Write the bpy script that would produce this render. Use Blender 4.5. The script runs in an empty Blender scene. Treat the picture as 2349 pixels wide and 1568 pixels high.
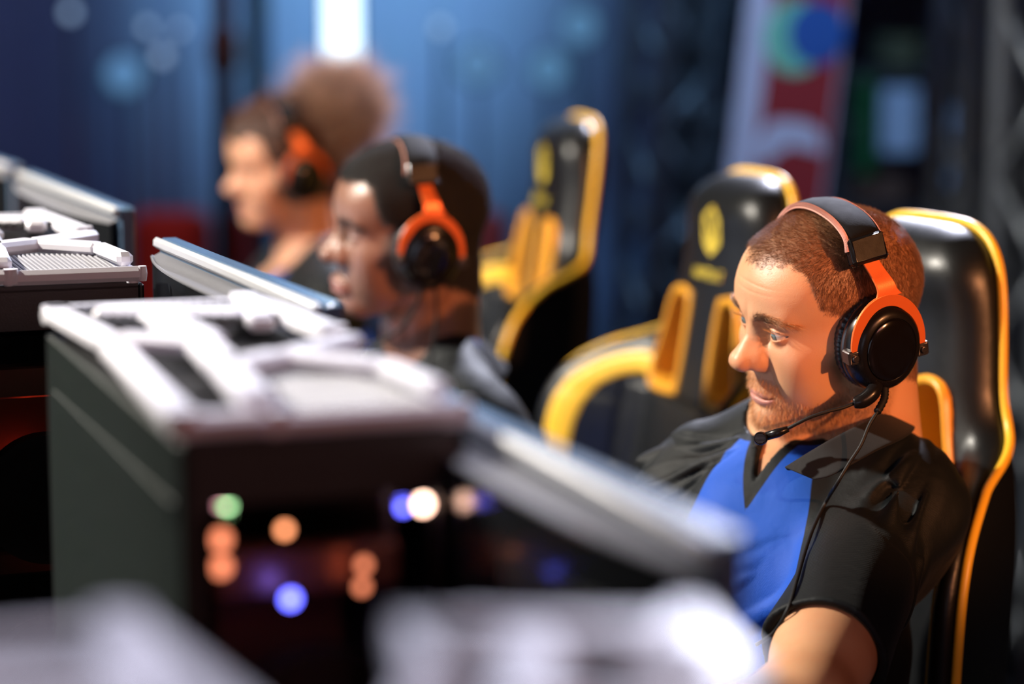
import bpy, math, random
import numpy as np
from mathutils import Vector, Matrix

# ------------------------------------------------------------ camera, world, lights, exposure
W, H = 2349, 1568
FPX = W * 85 / 36.0
TILT = 0.147
scene = bpy.context.scene
col = scene.collection
CAM = np.array([0.0, 0.0, 1.55])
_c = 1 / math.hypot(1, TILT); _s = TILT * _c
AX_R = np.array([1.0, 0, 0]); AX_F = np.array([0, _c, -_s]); AX_U = np.array([0, _s, _c])

def P(px, py, d):
    """world point seen at photo pixel (px, py) at distance d along the lens axis"""
    return CAM + d * (AX_F + (px - W / 2) / FPX * AX_R - (py - H / 2) / FPX * AX_U)

cd = bpy.data.cameras.new('camera'); cam = bpy.data.objects.new('camera', cd); col.objects.link(cam)
cam.location = CAM; cam.rotation_euler = (math.pi / 2 - math.atan(TILT), 0, 0)
cd.lens = 85; cd.sensor_width = 36; cd.clip_end = 60; cd.clip_start = 0.05
cd.dof.use_dof = True; cd.dof.focus_distance = 2.30; cd.dof.aperture_fstop = 1.9
scene.camera = cam
scene.view_settings.view_transform = 'Standard'; scene.view_settings.look = 'None'
scene.view_settings.gamma = 1; scene.view_settings.use_curve_mapping = False
scene.view_settings.exposure = 0.0

world = bpy.data.worlds.new('world'); scene.world = world; world.use_nodes = True
world.node_tree.nodes['Background'].inputs[0].default_value = (0.10, 0.16, 0.30, 1)
world.node_tree.nodes['Background'].inputs[1].default_value = 0.10

def spot(name, loc, target, power, color, size=0.1, angle=40, blend=0.4):
    l = bpy.data.lights.new(name, 'SPOT'); l.energy = power; l.color = color; l.shadow_soft_size = size
    l.spot_size = math.radians(angle); l.spot_blend = blend
    o = bpy.data.objects.new(name, l); col.objects.link(o); o.location = loc
    o.rotation_euler = (Vector(target) - Vector(loc)).to_track_quat('-Z', 'Y').to_euler()
    return o

def area(name, loc, target, power, color, sx=1, sy=1):
    l = bpy.data.lights.new(name, 'AREA'); l.energy = power; l.color = color; l.shape = 'RECTANGLE'; l.size = sx; l.size_y = sy
    o = bpy.data.objects.new(name, l); col.objects.link(o); o.location = loc
    o.rotation_euler = (Vector(target) - Vector(loc)).to_track_quat('-Z', 'Y').to_euler()
    return o
spot('warm_stage_lamp', (2.2, -0.7, 2.3), (-0.05, 3.29, 1.17), 680, (1.0, 0.38, 0.14), 0.03, 16, 0.5)
area('warm_fill_light', (1.8, -1.8, 2.4), (0.0, 2.0, 1.0), 24, (1.0, 0.38, 0.30), 1.5, 1.0)  # added warm fill that lifts surfaces facing the camera
spot('white_key_lamp', (-2.4, 2.7, 2.9), (0.1, 3.0, 1.1), 860, (1.0, 0.92, 0.80), 0.06, 70)
spot('back_stage_lamp', (0.9, 6.2, 3.6), (0.0, 1.7, 1.1), 1500, (0.80, 0.82, 1.0), 0.10, 80)
spot('blue_wash_lamp', (-0.3, 6.4, 4.2), (-0.55, 9.0, 1.80), 1250, (0.42, 0.72, 1.0), 0.2, 32, 1.0)
spot('violet_wash_lamp', (-2.4, 6.0, 4.2), (-1.5, 9.0, 1.5), 130, (0.42, 0.46, 1.0), 0.2, 60)
spot('blue_truss_lamp', (0.2, 4.6, 3.9), (0.6, 6.6, 1.4), 300, (0.30, 0.60, 1.0), 0.1, 36)
spot('banner_fill', (0.3, 4.4, 3.4), (0.68, 5.9, 1.45), 45, (0.75, 0.75, 1.0), 0.1, 22)  # added spot to brighten the banner, no visible source
spot('red_bench_fill', (-0.6, 5.4, 2.9), (-0.95, 7.2, 0.8), 110, (1.0, 0.30, 0.22), 0.1, 38)  # added red spot to brighten the benches, no visible source
spot('overhead_fill', (-0.5, 1.9, 4.2), (-0.42, 1.35, 1.3), 240, (0.86, 0.86, 1.0), 0.08, 33, 0.5)  # added spot from above to brighten the white computer roofs


# ------------------------------------------------------------ materials
MATS = {}
def new_mat(name):
    m = bpy.data.materials.new(name); m.use_nodes = True
    MATS[name] = m
    nt = m.node_tree; return m, nt, nt.nodes['Principled BSDF'], nt.nodes, nt.links

def mat(name, color, rough=0.5, metal=0.0, coat=0.0, bump=0.0, bscale=300.0, spec=0.5, emit=None, es=0.0, var=0.0, sheen=0.0, coords='Object', btype='noise', cr=0.1):
    m, nt, b, N, L = new_mat(name)
    b.inputs['Base Color'].default_value = (*color, 1); b.inputs['Roughness'].default_value = rough
    b.inputs['Metallic'].default_value = metal; b.inputs['Coat Weight'].default_value = coat
    b.inputs['Coat Roughness'].default_value = cr
    b.inputs['Specular IOR Level'].default_value = spec; b.inputs['Sheen Weight'].default_value = sheen
    if emit:
        b.inputs['Emission Color'].default_value = (*emit, 1); b.inputs['Emission Strength'].default_value = es
    tc = N.new('ShaderNodeTexCoord')
    nz = N.new('ShaderNodeTexNoise'); nz.inputs['Scale'].default_value = bscale * 0.15; nz.inputs['Detail'].default_value = 4
    L.new(tc.outputs[coords], nz.inputs['Vector'])
    if var > 0:
        mx = N.new('ShaderNodeMix'); mx.data_type = 'RGBA'; mx.blend_type = 'MULTIPLY'; mx.inputs[0].default_value = var
        mx.inputs[6].default_value = (*color, 1); L.new(nz.outputs['Color'], mx.inputs[7]); L.new(mx.outputs[2], b.inputs['Base Color'])
    rr = N.new('ShaderNodeMapRange'); rr.inputs['To Min'].default_value = max(0, rough - 0.05); rr.inputs['To Max'].default_value = min(1, rough + 0.05)
    L.new(nz.outputs['Fac'], rr.inputs['Value']); L.new(rr.outputs[0], b.inputs['Roughness'])
    if bump > 0:
        if btype == 'voronoi':
            t = N.new('ShaderNodeTexVoronoi'); t.inputs['Scale'].default_value = bscale; out = t.outputs['Distance']
        else:
            t = N.new('ShaderNodeTexNoise'); t.inputs['Scale'].default_value = bscale; out = t.outputs['Fac']
        L.new(tc.outputs[coords], t.inputs['Vector'])
        bp = N.new('ShaderNodeBump'); bp.inputs['Strength'].default_value = bump; bp.inputs['Distance'].default_value = 0.001
        L.new(out, bp.inputs['Height']); L.new(bp.outputs[0], b.inputs['Normal'])
    return m

# ------------------------------------------------------------ mesh helpers
def link(o, parent=None):
    col.objects.link(o)
    if parent is not None: o.parent = parent
    return o

def mesh_obj(name, verts, faces, m, parent=None, smooth=True, sharp=None):
    me = bpy.data.meshes.new(name)
    if isinstance(faces, np.ndarray):
        n, k = faces.shape
        me.vertices.add(len(verts)); me.vertices.foreach_set('co', np.asarray(verts, np.float32).ravel())
        me.loops.add(n * k); me.loops.foreach_set('vertex_index', faces.astype(np.int32).ravel())
        me.polygons.add(n); me.polygons.foreach_set('loop_start', np.arange(0, n * k, k, dtype=np.int32))
        me.polygons.foreach_set('loop_total', np.full(n, k, np.int32))
        me.update(calc_edges=True)
    else:
        me.from_pydata([tuple(map(float, v)) for v in verts], [], faces); me.update()
    if m is not None:
        for q in (m if isinstance(m, (list, tuple)) else [m]): me.materials.append(q)
    if smooth: me.polygons.foreach_set('use_smooth', np.ones(len(me.polygons), bool))
    if sharp: me.set_sharp_from_angle(angle=math.radians(sharp))
    return link(bpy.data.objects.new(name, me), parent)

def attr(o, name, vals):
    a = o.data.attributes.new(name, 'FLOAT', 'POINT'); a.data.foreach_set('value', np.asarray(vals, np.float32))

def thing(name, label, cat, loc=(0, 0, 0), rotz=0, group=None, rot=None):
    o = bpy.data.objects.new(name, None); col.objects.link(o); o.empty_display_size = 0.1
    o.location = loc; o.rotation_euler = rot if rot else (0, 0, rotz); tag(o, label, cat, group); return o
def tag(o, label, cat, group=None):
    o['label'] = label; o['category'] = cat
    if group: o['group'] = group
    return o
def struct(o): o['kind'] = 'structure'; return o

class MB:
    """collects simple solids into one mesh"""
    def __init__(s): s.v = []; s.f = []
    def add(s, V, Fs):
        n = len(s.v); s.v += [tuple(map(float, q)) for q in V]; s.f += [tuple(i + n for i in f) for f in Fs]
    def box(s, lo, hi, bev=0.0, M=None):
        lo = np.array(lo, float); hi = np.array(hi, float)
        c = (lo + hi) / 2; h = (hi - lo) / 2; b = min(bev, h.min() * 0.95)
        V = []; idx = {}
        if b <= 0:
            for i in (-1, 1):
                for j in (-1, 1):
                    for k in (-1, 1): V.append(c + h * (i, j, k))
            Fs = [(0, 1, 3, 2), (4, 6, 7, 5), (0, 4, 5, 1), (2, 3, 7, 6), (0, 2, 6, 4), (1, 5, 7, 3)]
        else:
            for i in (-1, 1):
                for j in (-1, 1):
                    for k in (-1, 1):
                        sgn = np.array((i, j, k))
                        for a in range(3):
                            q = h - b; q[a] = h[a]; idx[(i, j, k, a)] = len(V); V.append(c + sgn * q)
            Fs = []
            for a in range(3):
                o1, o2 = [x for x in range(3) if x != a]
                for sg in (-1, 1):
                    r = []
                    for (p, q) in ((-1, -1), (1, -1), (1, 1), (-1, 1)):
                        t = [0, 0, 0]; t[a] = sg; t[o1] = p; t[o2] = q; r.append(idx[(*t, a)])
                    Fs.append(tuple(r))
            for a in range(3):
                o1, o2 = [x for x in range(3) if x != a]
                for p in (-1, 1):
                    for q in (-1, 1):
                        t0 = [0, 0, 0]; t0[a] = -1; t0[o1] = p; t0[o2] = q; t1 = list(t0); t1[a] = 1
                        Fs.append((idx[(*t0, o1)], idx[(*t1, o1)], idx[(*t1, o2)], idx[(*t0, o2)]))
            for i in (-1, 1):
                for j in (-1, 1):
                    for k in (-1, 1): Fs.append((idx[(i, j, k, 0)], idx[(i, j, k, 1)], idx[(i, j, k, 2)]))
        V = np.array(V)
        if M is not None: V = V @ np.array(M)[:3, :3].T + np.array(M)[:3, 3]
        s.add(V, Fs)
    def bar(s, a, b, w, h, up=(0, 0, 1), bev=0.0):
        a = np.array(a, float); b = np.array(b, float); d = b - a; L_ = np.linalg.norm(d); d = d / L_
        r = np.cross(d, up); r /= np.linalg.norm(r); u = np.cross(r, d)
        M = np.eye(4); M[:3, 0] = d; M[:3, 1] = r; M[:3, 2] = u; M[:3, 3] = a
        s.box((0, -w / 2, -h / 2), (L_, w / 2, h / 2), bev, M)
    def tube(s, pts, r, n=12, closed=False, flat=None, up=None, caps=True):
        pts = np.array(pts, float); m = len(pts); rs = np.full(m, r) if np.isscalar(r) else np.array(r, float)
        if closed: T = np.roll(pts, -1, 0) - np.roll(pts, 1, 0)
        else: T = np.gradient(pts, axis=0)
        T /= np.linalg.norm(T, axis=1)[:, None] + 1e-12
        ref = np.array(up if up is not None else (0, 0, 1.0), float)
        if up is None and abs(T[0] @ ref) > 0.9: ref = np.array([1.0, 0, 0])
        Ns = []; nrm = ref - (ref @ T[0]) * T[0]; nrm /= np.linalg.norm(nrm)
        for i in range(m):
            if up is not None: nrm = ref - (ref @ T[i]) * T[i]
            else: nrm = nrm - (nrm @ T[i]) * T[i]
            nrm = nrm / (np.linalg.norm(nrm) + 1e-12); Ns.append(nrm)
        V = []; fl = flat if flat else 1.0
        for i in range(m):
            B = np.cross(T[i], Ns[i])
            for k in range(n):
                t = 2 * math.pi * k / n; V.append(pts[i] + rs[i] * (math.cos(t) * Ns[i] * fl + math.sin(t) * B))
        Fs = []
        for i in range(m if closed else m - 1):
            j = (i + 1) % m
            for k in range(n): Fs.append((i * n + k, i * n + (k + 1) % n, j * n + (k + 1) % n, j * n + k))
        if not closed and caps: Fs += [tuple(range(n - 1, -1, -1)), tuple((m - 1) * n + k for k in range(n))]
        s.add(V, Fs)
    def lathe(s, prof, n=32, M=None, sx=1.0, sy=1.0):
        """profile [(r, z)] turned about z"""
        V = []
        for r, z in prof:
            for k in range(n):
                t = 2 * math.pi * k / n; V.append((r * math.cos(t) * sx, r * math.sin(t) * sy, z))
        Fs = []
        for i in range(len(prof) - 1):
            for k in range(n): Fs.append((i * n + k, i * n + (k + 1) % n, (i + 1) * n + (k + 1) % n, (i + 1) * n + k))
        Fs += [tuple(range(n - 1, -1, -1)), tuple((len(prof) - 1) * n + k for k in range(n))]
        V = np.array(V)
        if M is not None: V = V @ np.array(M)[:3, :3].T + np.array(M)[:3, 3]
        s.add(V, Fs)
    def prism(s, poly, lo, hi, M=None):
        """closed 2-D outline (x, y) pushed from z=lo to z=hi"""
        n = len(poly); V = [(x, y, lo) for x, y in poly] + [(x, y, hi) for x, y in poly]
        Fs = [tuple(range(n - 1, -1, -1)), tuple(range(n, 2 * n))] + [(i, (i + 1) % n, n + (i + 1) % n, n + i) for i in range(n)]
        V = np.array(V)
        if M is not None: V = V @ np.array(M)[:3, :3].T + np.array(M)[:3, 3]
        s.add(V, Fs)
    def build(s, name, m, parent=None, smooth=False, sharp=None, bevel=0.0):
        o = mesh_obj(name, s.v, s.f, m, parent, smooth or bool(sharp), sharp)
        if bevel:
            b = o.modifiers.new('bevel', 'BEVEL'); b.width = bevel; b.segments = 3; b.limit_method = 'ANGLE'; b.angle_limit = math.radians(35)
        return o

def mtx(loc=(0, 0, 0), X=None, Y=None, Z=None):
    M = np.eye(4); M[:3, 3] = loc
    if X is not None: M[:3, 0] = X; M[:3, 1] = Y; M[:3, 2] = Z
    return M

def spline(pts, n=60, closed=False):
    """Catmull-Rom through pts"""
    p = np.array(pts, float); m = len(p); out = []
    seg = m if closed else m - 1
    for i in range(seg):
        if closed: a, b, c, d = p[(i - 1) % m], p[i], p[(i + 1) % m], p[(i + 2) % m]
        else: a, b, c, d = p[max(i - 1, 0)], p[i], p[i + 1], p[min(i + 2, m - 1)]
        k = max(2, n // seg)
        for j in range(k):
            t = j / k
            out.append(0.5 * (2 * b + (c - a) * t + (2 * a - 5 * b + 4 * c - d) * t * t + (3 * b - a - 3 * c + d) * t ** 3))
    if not closed: out.append(p[-1])
    return np.array(out)

# ------------------------------------------------------------ distance fields -> mesh
f32 = np.float32
def ell(Q, c, r):
    p = (Q - np.array(c, f32)); r = np.array(r, f32)
    k0 = np.sqrt((((p / r) ** 2).sum(1))) + 1e-9; k1 = np.sqrt(((p / (r * r)) ** 2).sum(1)) + 1e-9
    return k0 * (k0 - 1) / k1
def cap(Q, a, b, ra, rb=None):
    rb = ra if rb is None else rb
    a = np.array(a, f32); b = np.array(b, f32); ab = b - a
    t = np.clip(((Q - a) @ ab) / (ab @ ab), 0, 1)
    return np.linalg.norm(Q - a - t[:, None] * ab, axis=1) - (ra + (rb - ra) * t)
def smin(a, b, k):
    h = np.clip(0.5 + 0.5 * (b - a) / k, 0, 1); return b + (a - b) * h - k * h * (1 - h)
def smax(a, b, k): return -smin(-a, -b, k)
def sstep(a, b, x):
    t = np.clip((x - a) / (b - a), 0, 1); return t * t * (3 - 2 * t)
def mir(Q):
    q = Q.copy(); q[:, 1] = np.abs(q[:, 1]); return q
def poly_sdf(x, y, poly):
    """signed distance to a closed 2-D outline"""
    p = np.array(poly, float); n = len(p); d = np.full(x.shape, 1e9); s = np.ones(x.shape)
    for i in range(n):
        a = p[i]; b = p[i - 1]; e = b - a; wx = x - a[0]; wy = y - a[1]
        t = np.clip((wx * e[0] + wy * e[1]) / (e @ e), 0, 1); bx = wx - e[0] * t; by = wy - e[1] * t
        d = np.minimum(d, bx * bx + by * by)
        c1 = y >= a[1]; c2 = y < b[1]; c3 = e[0] * wy > e[1] * wx
        fl = (c1 & c2 & c3) | (~c1 & ~c2 & ~c3); s = np.where(fl, -s, s)
    return s * np.sqrt(d)

def surf(f, lo, hi, h, newton=2):
    """surface nets over a sparse grid; returns vertices and quads"""
    c = 4; lo = np.array(lo, float); n = (np.ceil((np.array(hi) - lo) / h / c)).astype(int)
    bi = np.stack(np.meshgrid(*[np.arange(k) for k in n], indexing='ij'), -1).reshape(-1, 3)
    ctr = lo + (bi + 0.5) * c * h
    fc = f(ctr.astype(f32)); act = np.abs(fc) < h * c * 1.9
    F = np.repeat(np.repeat(np.repeat(np.where(fc < 0, -1.0, 1.0).astype(f32).reshape(n), c, 0), c, 1), c, 2)
    F = np.pad(F, ((0, 1),) * 3, mode='edge')
    ab = bi[act]; g = np.stack(np.meshgrid(*[np.arange(c + 1)] * 3, indexing='ij'), -1).reshape(-1, 3)
    ids = (ab[:, None, :] * c + g[None]).reshape(-1, 3)
    lin = np.ravel_multi_index(ids.T, F.shape); ul = np.unique(lin); ui = np.stack(np.unravel_index(ul, F.shape), -1)
    vals = np.empty(len(ul), f32)
    for s in range(0, len(ul), 400000): vals[s:s + 400000] = f((lo + ui[s:s + 400000] * h).astype(f32))
    F.ravel()[ul] = vals
    ins = F < 0
    cs = np.zeros(tuple(k - 1 for k in F.shape), np.uint8)
    for i in (0, 1):
        for j in (0, 1):
            for k in (0, 1): cs += ins[i:F.shape[0] - 1 + i, j:F.shape[1] - 1 + j, k:F.shape[2] - 1 + k]
    cells = np.argwhere((cs > 0) & (cs < 8)); vid = np.full(cs.shape, -1, np.int32); vid[tuple(cells.T)] = np.arange(len(cells))
    acc = np.zeros((len(cells), 3)); cnt = np.zeros(len(cells))
    for ax in range(3):
        o = [x for x in range(3) if x != ax]
        for i in (0, 1):
            for j in (0, 1):
                a = cells.copy(); a[:, o[0]] += i; a[:, o[1]] += j; b = a.copy(); b[:, ax] += 1
                fa = F[tuple(a.T)]; fb = F[tuple(b.T)]; m = (fa < 0) != (fb < 0)
                t = np.where(m, fa / np.where(m, fa - fb, 1), 0); p = a.astype(float); p[:, ax] += t
                acc[m] += p[m]; cnt[m] += 1
    V = lo + acc / cnt[:, None] * h
    Q = []
    for ax in range(3):
        o = [(ax + 1) % 3, (ax + 2) % 3]
        sl0 = [slice(None)] * 3; sl1 = [slice(None)] * 3; sl0[ax] = slice(0, -1); sl1[ax] = slice(1, None)
        A = ins[tuple(sl0)]; B = ins[tuple(sl1)]; e = np.argwhere(A != B)
        e = e[(e[:, o[0]] > 0) & (e[:, o[1]] > 0) & (e[:, o[0]] < cs.shape[o[0]]) & (e[:, o[1]] < cs.shape[o[1]])]
        fl = A[tuple(e.T)]; q = []
        for d0, d1 in ((-1, -1), (0, -1), (0, 0), (-1, 0)):
            t = e.copy(); t[:, o[0]] += d0; t[:, o[1]] += d1; q.append(vid[tuple(t.T)])
        q = np.stack(q, 1); q[~fl] = q[~fl][:, ::-1]; q = q[(q >= 0).all(1)]; Q.append(q)
    Q = np.concatenate(Q)
    for _ in range(newton):
        V32 = V.astype(f32); e = h * 0.35; f0 = f(V32); G = np.stack([f(V32 + np.eye(3, dtype=f32)[i] * e) - f(V32 - np.eye(3, dtype=f32)[i] * e) for i in range(3)], 1) / (2 * e)
        g2 = (G ** 2).sum(1) + 1e-6; st = -(f0 / np.maximum(g2, 0.2))[:, None] * G
        ln = np.linalg.norm(st, axis=1); st *= np.minimum(1, h * 0.8 / (ln + 1e-9))[:, None]; V = V + st
    return V, Q

def normals_of(V, Q):
    n = np.cross(V[Q[:, 2]] - V[Q[:, 0]], V[Q[:, 3]] - V[Q[:, 1]]); N_ = np.zeros_like(V)
    for i in range(4): np.add.at(N_, Q[:, i], n)
    return N_ / (np.linalg.norm(N_, axis=1)[:, None] + 1e-12)

def rot3(y, p, r):
    y, p, r = map(math.radians, (y, p, r))
    cy, sy, cp, sp, cr, sr = math.cos(y), math.sin(y), math.cos(p), math.sin(p), math.cos(r), math.sin(r)
    return np.array([[cy, -sy, 0], [sy, cy, 0], [0, 0, 1]]) @ np.array([[cp, 0, sp], [0, 1, 0], [-sp, 0, cp]]) @ np.array([[1, 0, 0], [0, cr, -sr], [0, sr, cr]])

def sn(Q, fx, fy, fz, ph=0.0): return np.sin(Q[:, 0] * fx + Q[:, 1] * fy + Q[:, 2] * fz + ph)
# ------------------------------------------------------------ heads (local: x forward, y left, z up, origin between the ears)
HP = dict(nw=1.0, lip=1.0, prog=0.0, jaw=1.0, nose=1.0, brow=1.0, chin=1.0, slim=1.0, gaze=(0, 0))
def lid_curves(y, o):
    t = np.clip((y - 0.0145) / (0.0450 - 0.0145), 0, 1)
    up = 0.0222 + o['lidu'] * np.maximum(np.sin(math.pi * t ** 0.85), 0) ** 0.8 - 0.0002 + 0.0012 * t
    lo_ = 0.0222 - o['lidl'] * np.maximum(np.sin(math.pi * t ** 1.1), 0) ** 0.9 + 0.0008 * t
    return up, lo_, t
def head_f(Qi, o):
    Q = Qi.copy(); Q[:, 1] *= 1.0; q = mir(Q); y = q[:, 1]; x = q[:, 0]; z = q[:, 2]
    f = ell(q, (-0.006, 0, 0.046), (0.0885, 0.0755, 0.0745))
    f = smin(f, ell(q, (0.024, 0, 0.056), (0.066, 0.062, 0.050)), 0.03)
    f = smin(f, ell(q, (0.030, 0.0, -0.005), (0.060, 0.060, 0.070)), 0.025)
    f = smin(f, cap(q, (0.046, 0.034, 0.062), (0.058, 0.026, 0.05), 0.026), 0.02)
    # jaw, chin, cheeks
    j = o['jaw']
    f = smin(f, cap(q, (0.000, 0.050 * j, -0.048), (0.070, 0.016, -0.076), 0.013, 0.012), 0.028)
    f = smin(f, cap(q, (-0.004, 0.058 * j, -0.008), (0.004, 0.050 * j, -0.048), 0.012, 0.012), 0.028)
    f = smin(f, ell(q, (0.040, 0, -0.055), (0.046, 0.038, 0.026)), 0.022)
    f = smin(f, ell(q, (0.0795, 0, -0.074 - 0.003 * (o['chin'] - 1)), (0.0175, 0.021, 0.0145)), 0.014)
    f = smin(f, cap(q, (0.063, 0.043, -0.004), (0.038, 0.058, 0.006), 0.0145, 0.011), 0.022)
    f = smin(f, ell(q, (0.063, 0, -0.040), (0.0295, 0.030, 0.027)), 0.016)
    f = smin(f, ell(q, (0.050, 0.034, -0.036), (0.022, 0.018, 0.025)), 0.022)
    f = smin(f, ell(q, (0.056, 0.036, -0.018), (0.021, 0.020, 0.026)), 0.022)
    # brow ridge
    f = smin(f, cap(q, (0.0835, 0.010, 0.0375), (0.0735, 0.040, 0.0405), 0.0095, 0.0075), 0.012)
    # eye sockets
    f = smax(f, -ell(q, (0.0965, 0.0295, 0.0215), (0.0150, 0.0190, 0.0120)), 0.012)
    f = smax(f, -ell(q, (0.0905, 0.0170, 0.0215), (0.0090, 0.0070, 0.0120)), 0.008)
    # nose
    nw = o['nw']; ns = o['nose']
    f = smin(f, cap(q, (0.0815, 0, 0.030), (0.0985 + 0.003 * (ns - 1), 0, 0.003), 0.0078, 0.0082), 0.010)
    f = smin(f, cap(q, (0.0960, 0, 0.006), (0.1080 * (1 + 0.02 * (ns - 1)), 0, -0.0062), 0.0082, 0.0086), 0.006)
    f = smin(f, cap(q, (0.0845, 0.0050, 0.018), (0.0935, 0.0105 * nw, -0.0075), 0.0055, 0.0072), 0.008)
    f = smin(f, cap(q, (0.0930, 0.0096 * nw, -0.0050), (0.1055, 0.0052 * nw, -0.0070), 0.0084, 0.0080), 0.010)
    f = smin(f, ell(q, (0.1080, 0.0036 * nw, -0.0078), (0.0090, 0.0078 * nw, 0.0080)), 0.005)
    f = smin(f, ell(q, (0.0905, 0.0136 * nw, -0.0108), (0.0125, 0.0066 * nw, 0.0082)), 0.005)
    f = smin(f, cap(q, (0.090, 0, -0.010), (0.106, 0, -0.0145), 0.0045, 0.0045), 0.004)
    f = smax(f, -ell(q, (0.0995, 0.0068 * nw, -0.0195), (0.0062, 0.0034 * nw, 0.0058)), 0.0025)
    # mouth
    lp = o['lip']; pg = o['prog']
    zz = z + 0.0480
    arc = np.clip(1 - (y / 0.0242) ** 2, 0, 1)
    cx_ = 0.0945 - 6.5 * y * y * 1.7 + pg
    # upper lip roll
    dz = zz - (0.0042 * lp) * arc ** 0.7 + 0.0012 * np.exp(-(y / 0.003) ** 2)
    f_ul = np.sqrt(((x - (cx_ - 0.0035)) ** 2) + (dz * 1.15) ** 2) - (0.0062 * lp) * (0.25 + 0.75 * arc) + np.maximum(y - 0.0225, 0) * 2
    f = smin(f, f_ul * 0.8, 0.005)
    dz2 = zz + (0.0055 * lp) * arc ** 0.7
    f_ll = np.sqrt(((x - (cx_ - 0.0052)) ** 2) + (dz2 * 1.1) ** 2) - (0.0068 * lp) * (0.2 + 0.8 * arc) + np.maximum(y - 0.0215, 0) * 2
    f = smin(f, f_ll * 0.8, 0.005)
    # mouth line
    ml = np.maximum(np.abs(zz + 0.0004 - 0.0010 * np.cos(y * 240) + -1.5 * y * y) - 0.0008, (y - 0.0238)); ml = np.maximum(ml, 0.078 - x)
    f = smax(f, -ml, 0.0026)
    # philtrum, mental fold, nasolabial
    f = smax(f, -cap(q, (0.1035 + pg, 0, -0.023), (0.1045 + pg, 0, -0.032), 0.0030), 0.003)
    f = f + 0.0016 * np.exp(-(((z + 0.060) / 0.004) ** 2 + (y / 0.018) ** 2)) * (x > 0.05)
    nl_t = np.clip((-z - 0.012) / 0.034, 0, 1); nl_y = 0.0205 + 0.0135 * nl_t ** 1.2
    f = f + 0.0009 * np.exp(-((y - nl_y) / 0.0022) ** 2) * sstep(0, 0.25, nl_t) * sstep(1, 0.85, nl_t) * (x > 0.05)
    # forehead lines
    f = f + o.get('lines', 0) * 0.00028 * np.exp(-((y - 0.0) / 0.035) ** 2) * (np.exp(-((z - 0.064 - 0.02 * y) / 0.0012) ** 2) + np.exp(-((z - 0.072 + 0.03 * y) / 0.0012) ** 2)) * (x > 0.04)
    # lids
    ec = (0.0735, 0.0300, 0.0220)
    lid = np.linalg.norm(q - np.array(ec, f32), axis=1) - 0.0139
    lid = np.maximum(lid, ec[0] - 0.003 - x)
    f = smin(f, lid, 0.0035)
    up, lo_, t = lid_curves(y, o)
    # crease over the upper lid
    cr = np.abs(z - (up + 0.0034 - 0.001 * t)) ; f = f + 0.0011 * np.exp(-(cr / 0.0010) ** 2) * sstep(0.0, 0.2, t) * sstep(1.0, 0.8, t) * (x > 0.06) * (y > 0.014)
    ap = np.maximum(z - up, lo_ - z); ap = np.maximum(ap, np.maximum(0.0148 - y, y - 0.0448)); ap = np.maximum(ap, 0.069 - x)
    f = smax(f, -ap, 0.0009)
    # neck
    nk = o.get('neck', ((-0.030, 0, -0.02), (-0.022, 0, -0.15)))
    f = smin(f, cap(q, nk[0], nk[1], 0.052 * o['slim'], 0.060 * o['slim']), 0.022)
    f = smin(f, cap(q, (-0.012, 0, -0.07), (-0.020, 0, -0.15), 0.040 * o['slim'], 0.050 * o['slim']), 0.02)
    # sterno-mastoid, larynx
    f = smin(f, cap(q, (-0.018, 0.056, -0.035), (0.012, 0.020, -0.16), 0.013, 0.010), 0.014)
    f = smin(f, cap(q, (0.024, 0, -0.098), (0.022, 0, -0.12), 0.011, 0.012), 0.012)
    return f

def hairline(q, o):
    """positive inside the hair"""
    x = q[:, 0]; y = np.abs(q[:, 1]); z = q[:, 2]
    zl = np.interp(x, [-0.2, -0.07, -0.03, -0.002, 0.010, 0.020, 0.034, 0.050, 0.0545, 0.057, 0.064, 0.074, 0.081, 0.2],
                   [-0.075, -0.07, -0.045, -0.02, 0.005, 0.029, 0.040, 0.048, 0.063, 0.084, 0.0915, 0.090, 0.086, 0.085]) + o.get('hl', 0)
    return z - zl + 0.0015 * sn(q, 300, 700, 500) + 0.001 * sn(q, 900, 400, 0, 1)
def lipmask(q, o):
    y = np.abs(q[:, 1]); zz = q[:, 2] + 0.0480; arc = np.clip(1 - (y / 0.0240) ** 2, 0, 1); lp = o['lip']
    hi_ = (0.0075 * lp) * arc ** 0.8 - 0.0013 * np.exp(-(y / 0.0035) ** 2); lo_ = -0.0100 * lp * arc ** 0.8
    return sstep(-0.0006, 0.0008, np.minimum(hi_ - zz, zz - lo_)) * (q[:, 0] > 0.07) * (y < 0.0240)
def beardmask(q, o):
    x = q[:, 0]; y = np.abs(q[:, 1]); z = q[:, 2]
    top = np.interp(x, [-0.02, 0.0, 0.02, 0.045, 0.065, 0.08, 0.1], [0.0, -0.012, -0.034, -0.046, -0.050, -0.055, -0.056])
    top = np.where((y > 0.020) & (x > 0.066), np.maximum(top, -0.046 + 0 * y), top)
    a = sstep(-0.004, 0.012, top - z) * sstep(-0.118, -0.092, z) * sstep(-0.03, -0.005, x)
    m = sstep(0.0, 0.003, np.minimum(-0.0245 - 0.12 * y - z, z + 0.0405 + 0.30 * y)) * (x > 0.07) * sstep(0.034, 0.026, y)
    m2 = sstep(0.006, 0.0, np.abs(y - 0.0305) ) * (x > 0.06) * (z < -0.034) * (z > -0.06) * 0.5
    soul = sstep(0.010, 0.004, y) * sstep(-0.062, -0.056, z) * (z < -0.0585) * (x > 0.08) * 0.8
    return np.maximum(np.maximum(a, m), np.maximum(m2, soul)) * (1 - lipmask(q, o))

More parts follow.
